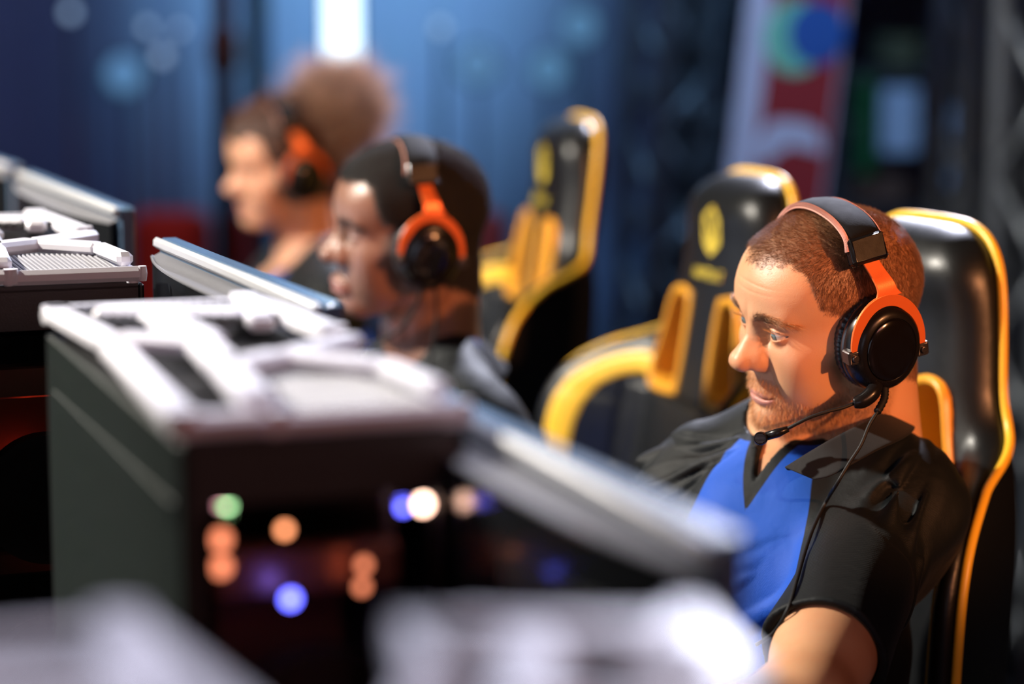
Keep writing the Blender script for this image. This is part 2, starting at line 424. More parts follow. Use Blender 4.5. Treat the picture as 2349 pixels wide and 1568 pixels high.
def skin_mat(name, base, deep, lipc, hairc, rough=0.45, spec=0.45, sss=0.25):
    m, nt, b, N, L = new_mat(name)
    def at(n):
        a = N.new('ShaderNodeAttribute'); a.attribute_name = n; return a.outputs['Fac']
    def mix(fac, c1, c2):
        x = N.new('ShaderNodeMix'); x.data_type = 'RGBA'
        if isinstance(fac, float): x.inputs[0].default_value = fac
        else: L.new(fac, x.inputs[0])
        for i, c in ((6, c1), (7, c2)):
            if isinstance(c, tuple): x.inputs[i].default_value = (*c, 1)
            else: L.new(c, x.inputs[i])
        return x.outputs[2]
    tc = N.new('ShaderNodeTexCoord')
    n1 = N.new('ShaderNodeTexNoise'); n1.inputs['Scale'].default_value = 28; n1.inputs['Detail'].default_value = 5; L.new(tc.outputs['Object'], n1.inputs[0])
    r1 = N.new('ShaderNodeMapRange'); r1.inputs[1].default_value = 0.35; r1.inputs[2].default_value = 0.75; r1.inputs[4].default_value = 0.5; L.new(n1.outputs[0], r1.inputs[0])
    c = mix(r1.outputs[0], base, deep)
    c = mix(at('red'), c, deep)
    c = mix(at('stub'), c, hairc)
    c = mix(at('lip'), c, lipc)
    L.new(c, b.inputs['Base Color'])
    b.inputs['Roughness'].default_value = rough; b.inputs['Specular IOR Level'].default_value = spec
    b.inputs['Subsurface Weight'].default_value = sss; b.inputs['Subsurface Radius'].default_value = (0.9, 0.32, 0.16); b.inputs['Subsurface Scale'].default_value = 0.006
    v = N.new('ShaderNodeTexVoronoi'); v.inputs['Scale'].default_value = 900; L.new(tc.outputs['Object'], v.inputs[0])
    n2 = N.new('ShaderNodeTexNoise'); n2.inputs['Scale'].default_value = 500; n2.inputs['Detail'].default_value = 3; L.new(tc.outputs['Object'], n2.inputs[0])
    ad = N.new('ShaderNodeMath'); ad.operation = 'ADD'; L.new(v.outputs['Distance'], ad.inputs[0]); L.new(n2.outputs[0], ad.inputs[1])
    bp = N.new('ShaderNodeBump'); bp.inputs['Strength'].default_value = 0.22; bp.inputs['Distance'].default_value = 0.0004; L.new(ad.outputs[0], bp.inputs['Height']); L.new(bp.outputs[0], b.inputs['Normal'])
    return m

def hair_mat(name, color, rough=0.4, trans=0.25):
    m, nt, b, N, L = new_mat(name)
    hi = N.new('ShaderNodeHairInfo'); r = N.new('ShaderNodeMapRange'); r.inputs[3].default_value = 0.55; r.inputs[4].default_value = 1.6
    L.new(hi.outputs['Random'], r.inputs[0]); v = N.new('ShaderNodeVectorMath'); v.operation = 'SCALE'; v.inputs[0].default_value = color; L.new(r.outputs[0], v.inputs['Scale'])
    L.new(v.outputs[0], b.inputs['Base Color']); b.inputs['Roughness'].default_value = rough
    t = N.new('ShaderNodeBsdfTranslucent'); L.new(v.outputs[0], t.inputs[0]); mx = N.new('ShaderNodeMixShader'); mx.inputs[0].default_value = trans
    L.new(b.outputs[0], mx.inputs[1]); L.new(t.outputs[0], mx.inputs[2]); L.new(mx.outputs[0], N['Material Output'].inputs[0])
    return m

def sample_surface(V, Q, Nn, w, n, rng):
    tri = np.concatenate([Q[:, [0, 1, 2]], Q[:, [0, 2, 3]]]); a = V[tri[:, 0]]; b = V[tri[:, 1]]; c = V[tri[:, 2]]
    ar = np.linalg.norm(np.cross(b - a, c - a), axis=1) * w[tri].mean(1); cdf = np.cumsum(ar); t = np.searchsorted(cdf, rng.random(n) * cdf[-1])
    u = rng.random((n, 2)); fl = u.sum(1) > 1; u[fl] = 1 - u[fl]; ww = np.stack([1 - u.sum(1), u[:, 0], u[:, 1]], 1)
    p = (V[tri[t]] * ww[..., None]).sum(1); nn = (Nn[tri[t]] * ww[..., None]).sum(1); nn /= np.linalg.norm(nn, axis=1)[:, None]
    return p, nn

XF = [np.eye(3), np.zeros(3)]
def xf(p): return p @ XF[0].T + XF[1]
def strands(name, pts, r0, m, parent):
    """pts (n, k, 3) in head space -> one hair curves object"""
    n, k, _ = pts.shape; pts = xf(pts)
    h = bpy.data.hair_curves.new(name); h.add_curves([k] * n)
    h.attributes['position'].data.foreach_set('vector', pts.astype(np.float32).ravel()) if 'position' in h.attributes else h.position_data.foreach_set('vector', pts.astype(np.float32).ravel())
    ra = h.attributes.get('radius') or h.attributes.new('radius', 'FLOAT', 'POINT')
    ra.data.foreach_set('value', np.tile(r0 * np.linspace(1, 0.35, k), n).astype(np.float32))
    h.materials.append(m)
    return link(bpy.data.objects.new(name, h), parent)

def grow(p, nn, length, comb, up, k=4, jit=0.25, rng=None, curl=0.0, cr=0.003):
    """points of strands leaving p along a blend of the normal and the combing direction"""
    n = len(p); L_ = np.broadcast_to(np.asarray(length), (n,)); d = nn * up + comb; d /= np.linalg.norm(d, axis=1)[:, None] + 1e-9
    d = d + rng.normal(0, jit, (n, 3)); d /= np.linalg.norm(d, axis=1)[:, None]
    t = np.linspace(0, 1, k)[None, :, None]
    out = p[:, None] + d[:, None] * t * L_[:, None, None] + comb[:, None] * (t ** 2) * L_[:, None, None] * 0.25
    if curl:
        a = np.cross(d, rng.normal(size=(n, 3))); a /= np.linalg.norm(a, axis=1)[:, None]; b = np.cross(d, a); ph = rng.random(n) * 6.28; tt = t[..., 0] * curl
        out = out + cr * ((np.cos(ph[:, None] + tt) - np.cos(ph)[:, None])[..., None] * a[:, None] + (np.sin(ph[:, None] + tt) - np.sin(ph)[:, None])[..., None] * b[:, None])
    return out

def eye_mat(name, iris, ring):
    m, nt, b, N, L = new_mat(name)
    tc = N.new('ShaderNodeTexCoord'); sp = N.new('ShaderNodeSeparateXYZ'); L.new(tc.outputs['Object'], sp.inputs[0])
    cb = N.new('ShaderNodeCombineXYZ'); L.new(sp.outputs[0], cb.inputs[0]); L.new(sp.outputs[1], cb.inputs[1])
    ln = N.new('ShaderNodeVectorMath'); ln.operation = 'LENGTH'; L.new(cb.outputs[0], ln.inputs[0])
    mr = N.new('ShaderNodeMapRange'); mr.inputs[2].default_value = 0.012; L.new(ln.outputs['Value'], mr.inputs[0])
    cr = N.new('ShaderNodeValToRGB'); e = cr.color_ramp.elements
    e[0].position = 0.0; e[0].color = (0.005, 0.005, 0.005, 1); e[1].position = 0.15; e[1].color = (0.005, 0.005, 0.005, 1)
    for p_, c_ in ((0.19, iris), (0.38, iris), (0.455, ring), (0.50, (0.62, 0.55, 0.50)), (1.0, (0.60, 0.45, 0.40))):
        x = e.new(p_); x.color = (*c_, 1)
    L.new(mr.outputs[0], cr.inputs[0]); L.new(cr.outputs[0], b.inputs['Base Color']); b.inputs['Roughness'].default_value = 0.12; b.inputs['Coat Weight'].default_value = 0.6
    return m
def eyeball(name, parent, c, gaze, m):
    b = MB(); r = 0.0119
    prof = [(r * math.sin(a), r * math.cos(a) + (0.0009 * math.exp(-(r * math.sin(a) / 0.0052) ** 4) if a < 1 else 0)) for a in np.linspace(0.02, math.pi - 0.02, 26)]
    b.lathe(prof, 32); o = b.build(name, m, parent, True); g = Vector(gaze); o.location = xf(np.array(c)); o.rotation_euler = Vector(XF[0] @ np.array(gaze, float)).to_track_quat('Z', 'Y').to_euler(); return o

def head_attrs(V, o):
    x, y, z = V[:, 0], np.abs(V[:, 1]), V[:, 2]
    red = 0.75 * np.exp(-(((x - 0.108) / 0.012) ** 2 + (y / 0.014) ** 2 + ((z + 0.010) / 0.012) ** 2)) + 0.45 * np.exp(-(((y - 0.045) / 0.018) ** 2 + ((z + 0.012) / 0.018) ** 2)) * (x > 0.03)
    red = red + 0.5 * np.exp(-(np.linalg.norm(np.stack([x, y, z], 1) - (0.0735, 0.0300, 0.022), axis=1) - 0.0135) ** 2 / 0.003 ** 2)
    red = np.clip(red, 0, 1)
    st = np.maximum(sstep(-0.002, 0.004, hairline(V, o)) * o.get('sh', 0.75), beardmask(V, o) * o.get('sb', 0.35))
    return red, lipmask(V, o), st
def brow_strands(V, Q, Nn, m, parent, rng, n=620, L_=0.0095, side=(-1, 1), tail=None):
    for s in side:
        c = spline([(0.0935, 0.0095 * s, 0.0360), (0.0905, 0.024 * s, 0.0405), (0.083, 0.038 * s, 0.0415), (0.070, 0.0505 * s, 0.0365)], 60)
        fm = (V[:, 0] > 0.04) & (V[:, 1] * s > 0) & (V[:, 2] > 0); Vs = V[fm]; c = Vs[np.linalg.norm(Vs[None] - c[:, None], axis=2).argmin(1)]
        D = np.full((len(V), 60), 1.0); D[fm] = np.linalg.norm(Vs[:, None] - c[None, :60], axis=2); t = D.argmin(1) / 60.0; wd = np.interp(t, [0, 0.15, 0.5, 1], [0.0040, 0.0056, 0.0048, 0.0018])
        w = sstep(1.15, 0.6, D.min(1) / wd)
        p, nn = sample_surface(V, Q, Nn, w, n, rng); ti = np.linalg.norm(p[:, None] - c[None], axis=2).argmin(1)
        tg = np.gradient(c, axis=0); tg = (tg + np.roll(tg, 3, 0) + np.roll(tg, -3, 0))[ti]; tg /= np.linalg.norm(tg, axis=1)[:, None]
        up = np.interp(ti / 60.0, [0, 0.3, 1], [0.7, 0.25, -0.15])[:, None] * np.array([0, 0, 1.0])
        G_ = grow(p, nn, rng.uniform(0.6, 1, n) * L_, tg + up, 0.35, 4, 0.17, rng)
        if tail is None: strands('eyebrow', G_, 0.00011, m, parent)
        else:
            k_ = ti + rng.normal(0, 8, n) < 27; strands('eyebrow', G_[k_], 0.00011, m, parent); strands('eyebrow', G_[~k_], 0.00010, tail, parent)
def lashes(m, parent, o, rng):
    for s in (-1, 1):
        ys = rng.uniform(0.018, 0.0445, 90); up, lo_, t = lid_curves(ys, o)
        zz = np.where(rng.random(90) < 0.65, up, lo_); isu = zz == up
        xr = 0.0735 + np.sqrt(np.clip(0.0142 ** 2 - (ys - 0.0300) ** 2 - (zz - 0.022) ** 2, 0, None))
        p = np.stack([xr - 0.0003, ys * s, zz], 1); d = np.stack([np.ones(90), (ys - 0.028) * 25 * s, np.where(isu, 0.15, -0.5)], 1); d /= np.linalg.norm(d, axis=1)[:, None]
        ln = np.where(isu, rng.uniform(0.006, 0.009, 90), rng.uniform(0.003, 0.005, 90)); tt = np.linspace(0, 1, 4)[None, :, None]
        c = p[:, None] + d[:, None] * tt * ln[:, None, None] + np.array([0, 0, 1.0]) * (tt ** 2) * (np.where(isu, 0.35, -0.1) * ln)[:, None, None]
        strands('eyelashes', c, 0.00008, m, parent)
# ------------------------------------------------------------ room
FLOOR = mat('dark_floor', (0.03, 0.032, 0.04), 0.35, bump=0.1, bscale=60, var=0.4)
WALL = mat('dark_wall', (0.020, 0.024, 0.032), 0.85, bump=0.2, bscale=40, var=0.4)
CURT = mat('hazy_blue_drape', (0.20, 0.30, 0.46), 0.75, bump=0.1, bscale=200, var=0.3, sheen=0.3)  # paler and greyer than the cloth: haze is mixed into the colour
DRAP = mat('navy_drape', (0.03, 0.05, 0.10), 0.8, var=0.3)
RX0, RX1, RY0, RY1, RZ = -6.0, 6.0, -2.6, 9.6, 4.6
b = MB(); b.box((RX0 - .1, RY0 - .1, -0.1), (RX1 + .1, RY1 + .1, 0)); struct(b.build('floor', FLOOR))
b = MB(); b.box((RX0 - .1, RY0 - .1, RZ), (RX1 + .1, RY1 + .1, RZ + .1)); struct(b.build('ceiling', WALL))
for n_, lo, hi in (('wall_back', (RX0, RY1, 0), (RX1, RY1 + .1, RZ)), ('wall_front', (RX0, RY0 - .1, 0), (RX1, RY0, RZ)), ('wall_left', (RX0 - .1, RY0 - .1, 0), (RX0, RY1 + .1, RZ)), ('wall_right', (RX1, RY0 - .1, 0), (RX1 + .1, RY1 + .1, RZ))):
    b = MB(); b.box(lo, hi); struct(b.build(n_, WALL))
def curtain(label, x0, x1, y, m, wave=0.018, per=0.16, z1=3.6, gap=0.0):
    n = int((x1 - x0) / 0.02); V = []; xs = np.linspace(x0, x1, n)
    for z in np.linspace(0.02, z1, 8):
        for x in xs: V.append((x, y + wave * math.sin(x / per * 6.28 + 2.5 * math.sin(x * 3.1) + 1.5 * math.sin(x * 7.7)) * (0.8 + 0.2 * math.sin(z * 2 + x * 5)), z))
    F = [(i * n + j, i * n + j + 1, (i + 1) * n + j + 1, (i + 1) * n + j) for i in range(7) for j in range(n - 1)]
    o = mesh_obj('stage_curtain', V, F, m); so = o.modifiers.new('thickness', 'SOLIDIFY'); so.thickness = 0.004
    tag(o, label, 'curtain', 'stage curtains'); return o
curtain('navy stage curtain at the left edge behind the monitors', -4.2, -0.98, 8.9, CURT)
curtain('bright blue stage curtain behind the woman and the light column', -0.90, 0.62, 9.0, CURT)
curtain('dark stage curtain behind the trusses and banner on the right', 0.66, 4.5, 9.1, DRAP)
GL = mat('light_column_glow', (0.9, 0.95, 1.0), 0.4, emit=(0.62, 0.86, 1.0), es=2.6)
POLE = mat('pole_black', (0.02, 0.025, 0.04), 0.5); ALU = mat('truss_aluminium', (0.20, 0.23, 0.27), 0.45, metal=0.6, bump=0.05)
# light column
p0 = P(785, 0, 7.6); t = thing('light_column', 'tall pale glowing light column behind the curly bun', 'lamp', (p0[0], p0[1], 0))
b = MB(); b.box((-0.16, -0.14, 0), (0.16, 0.14, 0.03), 0.01); b.box((-0.06, -0.02, 0.03), (0.06, 0.03, 2.5), 0.008); b.build('housing', POLE, t)
b = MB(); b.box((-0.052, -0.032, 1.02), (0.052, -0.0202, 2.45), 0.004); b.build('diffuser', GL, t)
p0 = P(512, 0, 6.4); t = thing('light_stand', 'dark upright stand in front of the blue curtain, left of the woman', 'stand', (p0[0], p0[1], 0))
b = MB(); b.tube([(0, 0, 0.05), (0, 0, 3.0)], 0.030, 12); b.build('pole', POLE, t, True)
b = MB(); b.box((-0.04, -0.04, 1.33), (0.04, 0.04, 1.43), 0.01); b.build('clamp', POLE, t)
for k in range(3):
    a_ = k * 2.1 + 0.5; b = MB(); b.tube([(0, 0, 0.5), (0.4 * math.cos(a_), 0.4 * math.sin(a_), 0.012)], 0.012, 8); b.build('leg', POLE, t, True)
# stage lamps seen as soft discs
def stage_lamp(label, px, py, d, r, m, lens_dim=True):
    p = P(px, py, d); t = thing('stage_lamp', label, 'lamp', p, group='round stage lamps on stands')
    t.location = (p[0], p[1], 0); z = p[2]; aim = mtx((0, 0, z), (1, 0, 0), (0, 0, 1), (0, -1, 0))
    b = MB(); b.lathe([(0.001, -r * 1.6), (r * 0.7, -r * 1.5), (r * 0.95, -r * 0.3), (r, 0.01), (r * 0.92, 0.01), (r * 0.9, -0.01)], 28, aim); b.build('can', POLE, t, sharp=40)
    b = MB(); b.lathe([(r * 0.12, 0.0), (r * 0.5, 0.006), (r * 0.88, 0.0), (r * 0.12, -0.004)], 28, aim); b.build('lens', m, t, True)
    b = MB(); b.tube([(0, r * 0.8, 0.03), (0, r * 0.8, z - r * 0.5)], 0.008, 8); b.lathe([(0.001, 0), (0.045, 0), (0.04, 0.03), (0.001, 0.03)], 20, mtx((0, r * 0.8, 0))); b.build('pole', POLE, t, True)
LB = mat('lens_bright', (0.7, 0.8, 0.9), 0.2, emit=(0.45, 0.68, 1.0), es=0.9); LD = mat('lens_dim', (0.3, 0.5, 0.7), 0.2, emit=(0.16, 0.42, 0.75), es=0.45)
for lab, px, py, r, m in (('stage lamp, first from the left at the top edge', 162, 28, .022, LB), ('stage lamp, middle one of the left cluster', 338, 62, .018, LB), ('stage lamp, lowest of the left cluster', 372, 128, .022, LB), ('stage lamp, right one of the left cluster', 412, 68, .016, LB), ('faint stage lamp above the head of the man with curly hair', 1010, 62, .02, LB)):
    stage_lamp(lab, px, py, 7.9, r, m)
for lab, px, py, r in (('large dim stage lamp above the headset of the man with curly hair', 1095, 148, .075), ('large dim stage lamp above the far gaming chair', 1258, 158, .07), ('large dim purple-blue stage lamp on the left curtain', 285, 170, .075), ('large dim stage lamp right of the top centre', 1330, 60, .07)):
    stage_lamp(lab, px, py, 8.2, r, LD)
# red bench row
RED = mat('red_upholstery', (0.34, 0.035, 0.03), 0.7, bump=0.2, bscale=80, var=0.3)
def bench(label, px0, px1, d, ytop=488):
    a_ = P(px0, ytop, d); c_ = P(px1, ytop, d); L_ = c_[0] - a_[0]; t = thing('red_bench', label, 'bench', ((a_[0] + c_[0]) / 2, a_[1], 0), group='red benches in front of the curtains'); z = a_[2]
    b = MB(); b.box((-L_ / 2, 0.0, 0.35), (L_ / 2, 0.12, z), 0.03); b.build('backrest', RED, t, sharp=40)
    b = MB(); b.box((-L_ / 2, -0.45, 0.30), (L_ / 2, 0.02, 0.45), 0.03); b.build('seat', RED, t, sharp=40)
    for s in (-1, 1): b = MB(); b.box((s * L_ / 2 - 0.03 - s * 0.05, -0.4, 0), (s * L_ / 2 + 0.03 - s * 0.05, 0.08, 0.30)); b.build('leg', POLE, t)
bench('red bench between the two leftmost monitors and the dark stand', 300, 478, 7.2)
bench('red bench directly under the dark stand', 500, 565, 7.3)
bench('red bench glimpsed behind the neck of the man with short curly hair', 1050, 1165, 7.2)
# truss towers
def truss(label, px, py, d, w, tilt=0.0, rot=0.2, dp=None):
    p = P(px, py, d); t = thing('truss_tower', label, 'truss', (p[0] - p[2] * math.tan(tilt), p[1], 0), rot, 'aluminium truss towers'); h = w / 2; t.rotation_euler = (0, tilt, rot)
    cs = [(-h, -h), (h, -h), (h, h), (-h, h)]
    for c in cs: b = MB(); b.tube([(*c, 0.03), (*c, 3.9)], 0.022, 12); b.build('chord', ALU, t, True)
    b = MB(); st = w * 1.1; n = int(3.7 / st)
    for i in range(4):
        a_, c_ = cs[i], cs[(i + 1) % 4]
        for k in range(n):
            z = 0.1 + k * st; q0, q1 = (a_, c_) if k % 2 == 0 else (c_, a_); b.tube([(*q0, z), (*q1, z + st)], 0.010, 8)
    b.build('lattice', ALU, t, True)
    b = MB(); b.box((-h - 0.06, -h - 0.06, 0), (h + 0.06, h + 0.06, 0.03), 0.005); b.build('foot_plate', POLE, t)
truss('blue-lit truss tower left of the red banner', 1545, 200, 6.6, 0.16, 0.05, 0.5)
truss('truss tower half hidden by the red banner', 1650, 200, 7.3, 0.15, 0.05, 0.15)
truss('brownish truss tower near the right edge', 2250, 200, 5.6, 0.13, 0.02, 0.35)
truss('truss tower cut by the right edge of the photo', 2420, 300, 5.0, 0.16, 0.0, 0.4)
# banner
BWH = mat('banner_white', (0.62, 0.60, 0.72), 0.5); BRD = mat('banner_red', (0.38, 0.022, 0.028), 0.55, var=0.2); BGR = mat('banner_green', (0.20, 0.62, 0.42), 0.5); BBL = mat('banner_blue', (0.01, 0.10, 0.38), 0.5); BDK = mat('banner_navy', (0.01, 0.02, 0.07), 0.5)
bd = 6.0; c0 = P(1700, 300, bd); c1 = P(1800, 300, bd); ppm = 1 / (bd / FPX)
t = thing('rollup_banner', 'red roll-up banner with a green and blue disc and a white gamepad shape', 'banner', (P(1795, 300, bd)[0] - P(1795, 300, bd)[2] * math.tan(math.radians(6.0)), c0[1], 0)); t.rotation_euler = (0, math.radians(6.0), 0)
zc = P(1795, 300, bd)[2]
def bx(px, py): k = ((px - 1795) / ppm, zc + (300 - py) / ppm); return (k[0], k[1])
b = MB(); b.box((-0.125, -0.002, 0.06), (0.125, 0.004, 2.2)); b.build('banner_sheet', BWH, t)
b = MB(); b.box((-0.060, -0.0045, 0.06), (0.118, -0.0021, 2.2)); b.build('red_field', BRD, t)
M_ = mtx((0, 0, 0), (1, 0, 0), (0, 0, 1), (0, -1, 0))
def blob(pts, y, m, nm): b = MB(); b.prism(spline(pts, 50, True).tolist(), -y, -y + 0.0015, M_ @ np.eye(4)); b.v = [(v[0], -0.0046 - (0.0012 if v[1] < y else 0) - y, v[2]) for v in b.v]; return b.build(nm, m, t)
def disc_pts(cx_, cz_, rx_, rz_, a0=0, a1=6.283, n=24): return [(cx_ + rx_ * math.cos(a), cz_ + rz_ * math.sin(a)) for a in np.linspace(a0, a1, n, endpoint=False)]
x0_, z0_ = 0.020, 1.52 - 0.115
blob(disc_pts(x0_ - 0.015, z0_ + 0.03, 0.078, 0.092), 0.0, BGR, 'emblem')
blob(disc_pts(x0_ + 0.035, z0_ + 0.045, 0.072, 0.078), 0.0016, BBL, 'emblem')
gx, gz = 0.022, 1.52 - 0.335
blob([(gx - 0.078, gz - 0.055), (gx - 0.080, gz - 0.01), (gx - 0.055, gz + 0.035), (gx - 0.02, gz + 0.045), (gx + 0.03, gz + 0.045), (gx + 0.065, gz + 0.03), (gx + 0.082, gz - 0.01), (gx + 0.078, gz - 0.028), (gx + 0.05, gz - 0.025), (gx + 0.0, gz - 0.02), (gx - 0.03, gz - 0.045), (gx - 0.055, gz - 0.068)], 0.0, BWH, 'gamepad_print')
b = MB(); b.box((-0.15, -0.06, 0), (0.15, 0.06, 0.065), 0.01); b.build('base', POLE, t)
b = MB(); b.tube([(0.0, 0.02, 0.06), (0, 0.02, 2.2)], 0.008, 8); b.build('support_pole', POLE, t, True)
# shelving with posters on the dark right
SHF = mat('shelf_dark', (0.03, 0.03, 0.035), 0.6); PAP = mat('pale_poster', (0.50, 0.60, 0.78), 0.6); GRB = mat('green_cloth', (0.01, 0.12, 0.03), 0.8); BRN = mat('brown_box', (0.16, 0.075, 0.05), 0.8, var=0.4); OLV = mat('olive_box', (0.10, 0.10, 0.05), 0.8, var=0.4)
sd = 7.4; s0 = P(1930, 300, sd); s1 = P(2200, 300, sd); t = thing('shelving_rack', 'dark open shelving rack to the right of the red banner', 'shelf', ((s0[0] + s1[0]) / 2, s0[1] + 0.1, 0)); hw_ = (s1[0] - s0[0]) / 2
for sx_ in (-1, 1):
    for sy_ in (0, 0.4): b = MB(); b.box((sx_ * hw_ - 0.015, sy_ - 0.015, 0), (sx_ * hw_ + 0.015, sy_ + 0.015, 2.2)); b.build('upright', SHF, t)
for z in (0.3, P(0, 470, sd)[2] - 0.03, P(0, 300, sd)[2], P(0, 160, sd)[2] - 0.02, 1.9): b = MB(); b.box((-hw_, -0.02, z - 0.012), (hw_, 0.42, z + 0.012)); b.build('shelf', SHF, t)
def flat(name, label, cat, px0, py0, px1, py1, d, m, th=0.02, group=None):
    a_ = P(px0, py1, d); c_ = P(px1, py0, d); b = MB(); b.box((a_[0], a_[1], a_[2]), (c_[0], a_[1] + th, c_[2]), 0.003); return tag(b.build(name, m), label, cat, group)
flat('poster', 'larger pale blue poster on the shelving rack', 'poster', 2022, 200, 2105, 352, sd + 0.058, PAP, 0.03)
flat('poster', 'narrower pale blue poster, lower and right of the larger one', 'poster', 2135, 240, 2182, 425, sd + 0.058, PAP, 0.03)
flat('green_cloth', 'dark green cloth hanging beside the red banner', 'cloth', 1968, 180, 2004, 400, sd + 0.058, GRB, 0.03)
flat('storage_box', 'brown box low on the shelving rack', 'box', 1960, 405, 2080, 468, sd + 0.12, BRN, 0.25, 'boxes on the shelving rack')
flat('storage_box', 'reddish brown box behind the narrower poster', 'box', 2110, 195, 2195, 240, sd + 0.2, BRN, 0.2, 'boxes on the shelving rack')
flat('storage_box', 'olive box at the top of the shelving rack', 'box', 2030, 85, 2110, 155, sd + 0.12, OLV, 0.25, 'boxes on the shelving rack')
# ------------------------------------------------------------ bodies
UV_A = np.array([0.94, 0.342, 0.0]); UV_B = np.array([-0.342, 0.94, 0.0])   # across the desk towards the players, along the row
def AB(a, b, z=0.0): return a * UV_A + b * UV_B + np.array([0, 0, z])
DESK_Z = 0.78

def torso_f(q, g=0.0, wd=1.0, fem=0.0):
    """torso in its own space, grown by g"""
    m = mir(q)
    f = ell(m, (0.012, 0, -0.17), (0.118 + g, 0.158 * wd + g, 0.22 + g))
    f = smin(f, ell(m, (0.0, 0, -0.045), (0.085 + g, 0.165 * wd + g, 0.085 + g)), 0.04)
    f = smin(f, ell(m, (-0.008, 0.162 * wd, -0.018), (0.056 + g, 0.050 + g, 0.058 + g)), 0.04)
    f = smin(f, cap(m, (-0.035, 0.02, 0.062), (-0.015, 0.135 * wd, 0.028), 0.036 + g, 0.028 + g), 0.035)
    f = smin(f, ell(m, (0.078, 0.068 * wd, -0.105), (0.046 + g + 0.012 * fem, 0.072 + g, 0.058 + g)), 0.04)
    f = smin(f, ell(m, (0.03, 0, -0.37), (0.125 + g, 0.150 * wd + g, 0.18 + g)), 0.08)
    f = smin(f, ell(m, (0.0, 0, -0.52), (0.125 + g, 0.170 * wd + g, 0.11 + g)), 0.06)
    return f

def hand_pts(w, d, up, s):
    """finger chains of a hand at wrist w pointing along d on the desk"""
    d = np.array(d, float); d /= np.linalg.norm(d); up = np.array(up, float); r = np.cross(d, up) * s
    ch = []
    for k, (o, L_) in enumerate(((-0.033, 0.072), (-0.012, 0.080), (0.010, 0.075), (0.031, 0.060))):
        b = w + d * 0.092 + r * o * 0.9; dd = d + r * o * 3.0; dd /= np.linalg.norm(dd)
        c = [b, b + dd * L_ * 0.45 + up * 0.008, b + dd * L_ * 0.78 - up * 0.002, b + dd * L_ * 0.98 - up * 0.016]; ch.append((c, 0.0092, 0.0074))
    t = w + d * 0.030 - r * 0.028; td = d * 0.75 - r * 0.75
    ch.append(([t, t + td * 0.038 + up * 0.002, t + td * 0.062 - up * 0.008, t + td * 0.078 - up * 0.013], 0.0115, 0.0085))
    return ch, r
def limb_f(Q, A):
    """arm: shoulder, elbow, wrist, hand direction"""
    sh, el, wr, hd_, s = A['sh'], A['el'], A['wr'], A['dir'], A['s']; k = A.get('k', 1.0)
    f = cap(Q, sh, el, 0.050 * k, 0.040 * k)
    ax = (np.array(el) - sh); mid = sh + ax * 0.55
    f = smin(f, cap(Q, sh + ax * 0.3, sh + ax * 0.75, 0.048 * k, 0.044 * k), 0.02)
    f = smin(f, cap(Q, el, el + (np.array(wr) - el) * 0.4, 0.041 * k, 0.041 * k), 0.02)
    f = smin(f, cap(Q, el + (np.array(wr) - el) * 0.3, wr, 0.040 * k, 0.026 * k), 0.02)
    up = np.array([0, 0, 1.0]); ch, r = hand_pts(np.array(wr), hd_, up, s); d = np.array(hd_, float); d /= np.linalg.norm(d)
    palm = cap(Q, wr + d * 0.02 - r * 0.012, wr + d * 0.082 - r * 0.018, 0.019, 0.0155)
    palm = smin(palm, cap(Q, wr + d * 0.02 + r * 0.010, wr + d * 0.080 + r * 0.022, 0.018, 0.0145), 0.012)
    f = smin(f, palm, 0.015)
    for c, r0, r1 in ch:
        g = cap(Q, c[0], c[1], r0, r0); g = np.minimum(g, cap(Q, c[1], c[2], r0, (r0 + r1) / 2)); g = np.minimum(g, cap(Q, c[2], c[3], (r0 + r1) / 2, r1))
        f = smin(f, g, 0.0035)
    return f
def bounds(pts, pad):
    p = np.array(pts); return p.min(0) - pad, p.max(0) + pad

def join(parts):
    V = []; Q = []; n = 0
    for v, q in parts: V.append(v); Q.append(q + n); n += len(v)
    return np.concatenate(V), np.concatenate(Q)

def folds(p, amp, seeds):
    """cloth wrinkles as a sum of bent ridges; p in torso space"""
    d = 0.10 * (sn(p, 31, 43, 57, 1) + sn(p, -37, 61, 29, 2) + 0.6 * sn(p, 83, -71, 97, 4))
    w = p + 0.006 * np.stack([sn(p, 0, 40, 33), sn(p, 29, 0, 37, 2), sn(p, 35, 31, 0, 4)], 1)
    for (a, m, b, wd, am) in seeds:
        a, m, b = (np.array(k, f32) for k in (a, m, b)); best = np.full(len(p), 9.0); tt = np.zeros(len(p))
        for k, (u, v) in enumerate(((a, m), (m, b))):
            uv = v - u; t = np.clip(((w - u) @ uv) / (uv @ uv), 0, 1); e = np.linalg.norm(w - u - t[:, None] * uv, axis=1)
            bt = e < best; best = np.where(bt, e, best); tt = np.where(bt, (k + t) / 2, tt)
        tp = np.sin(np.clip(tt, 0.02, 0.98) * math.pi) ** 0.6; wd2 = wd * (0.7 + 0.6 * tt)
        d = d + am * tp * np.exp(-(best / wd2) ** 2) - 0.45 * am * tp * np.exp(-((best - 1.9 * wd2) / wd2) ** 2)
    return amp * np.clip(d, -0.22, 1.1)

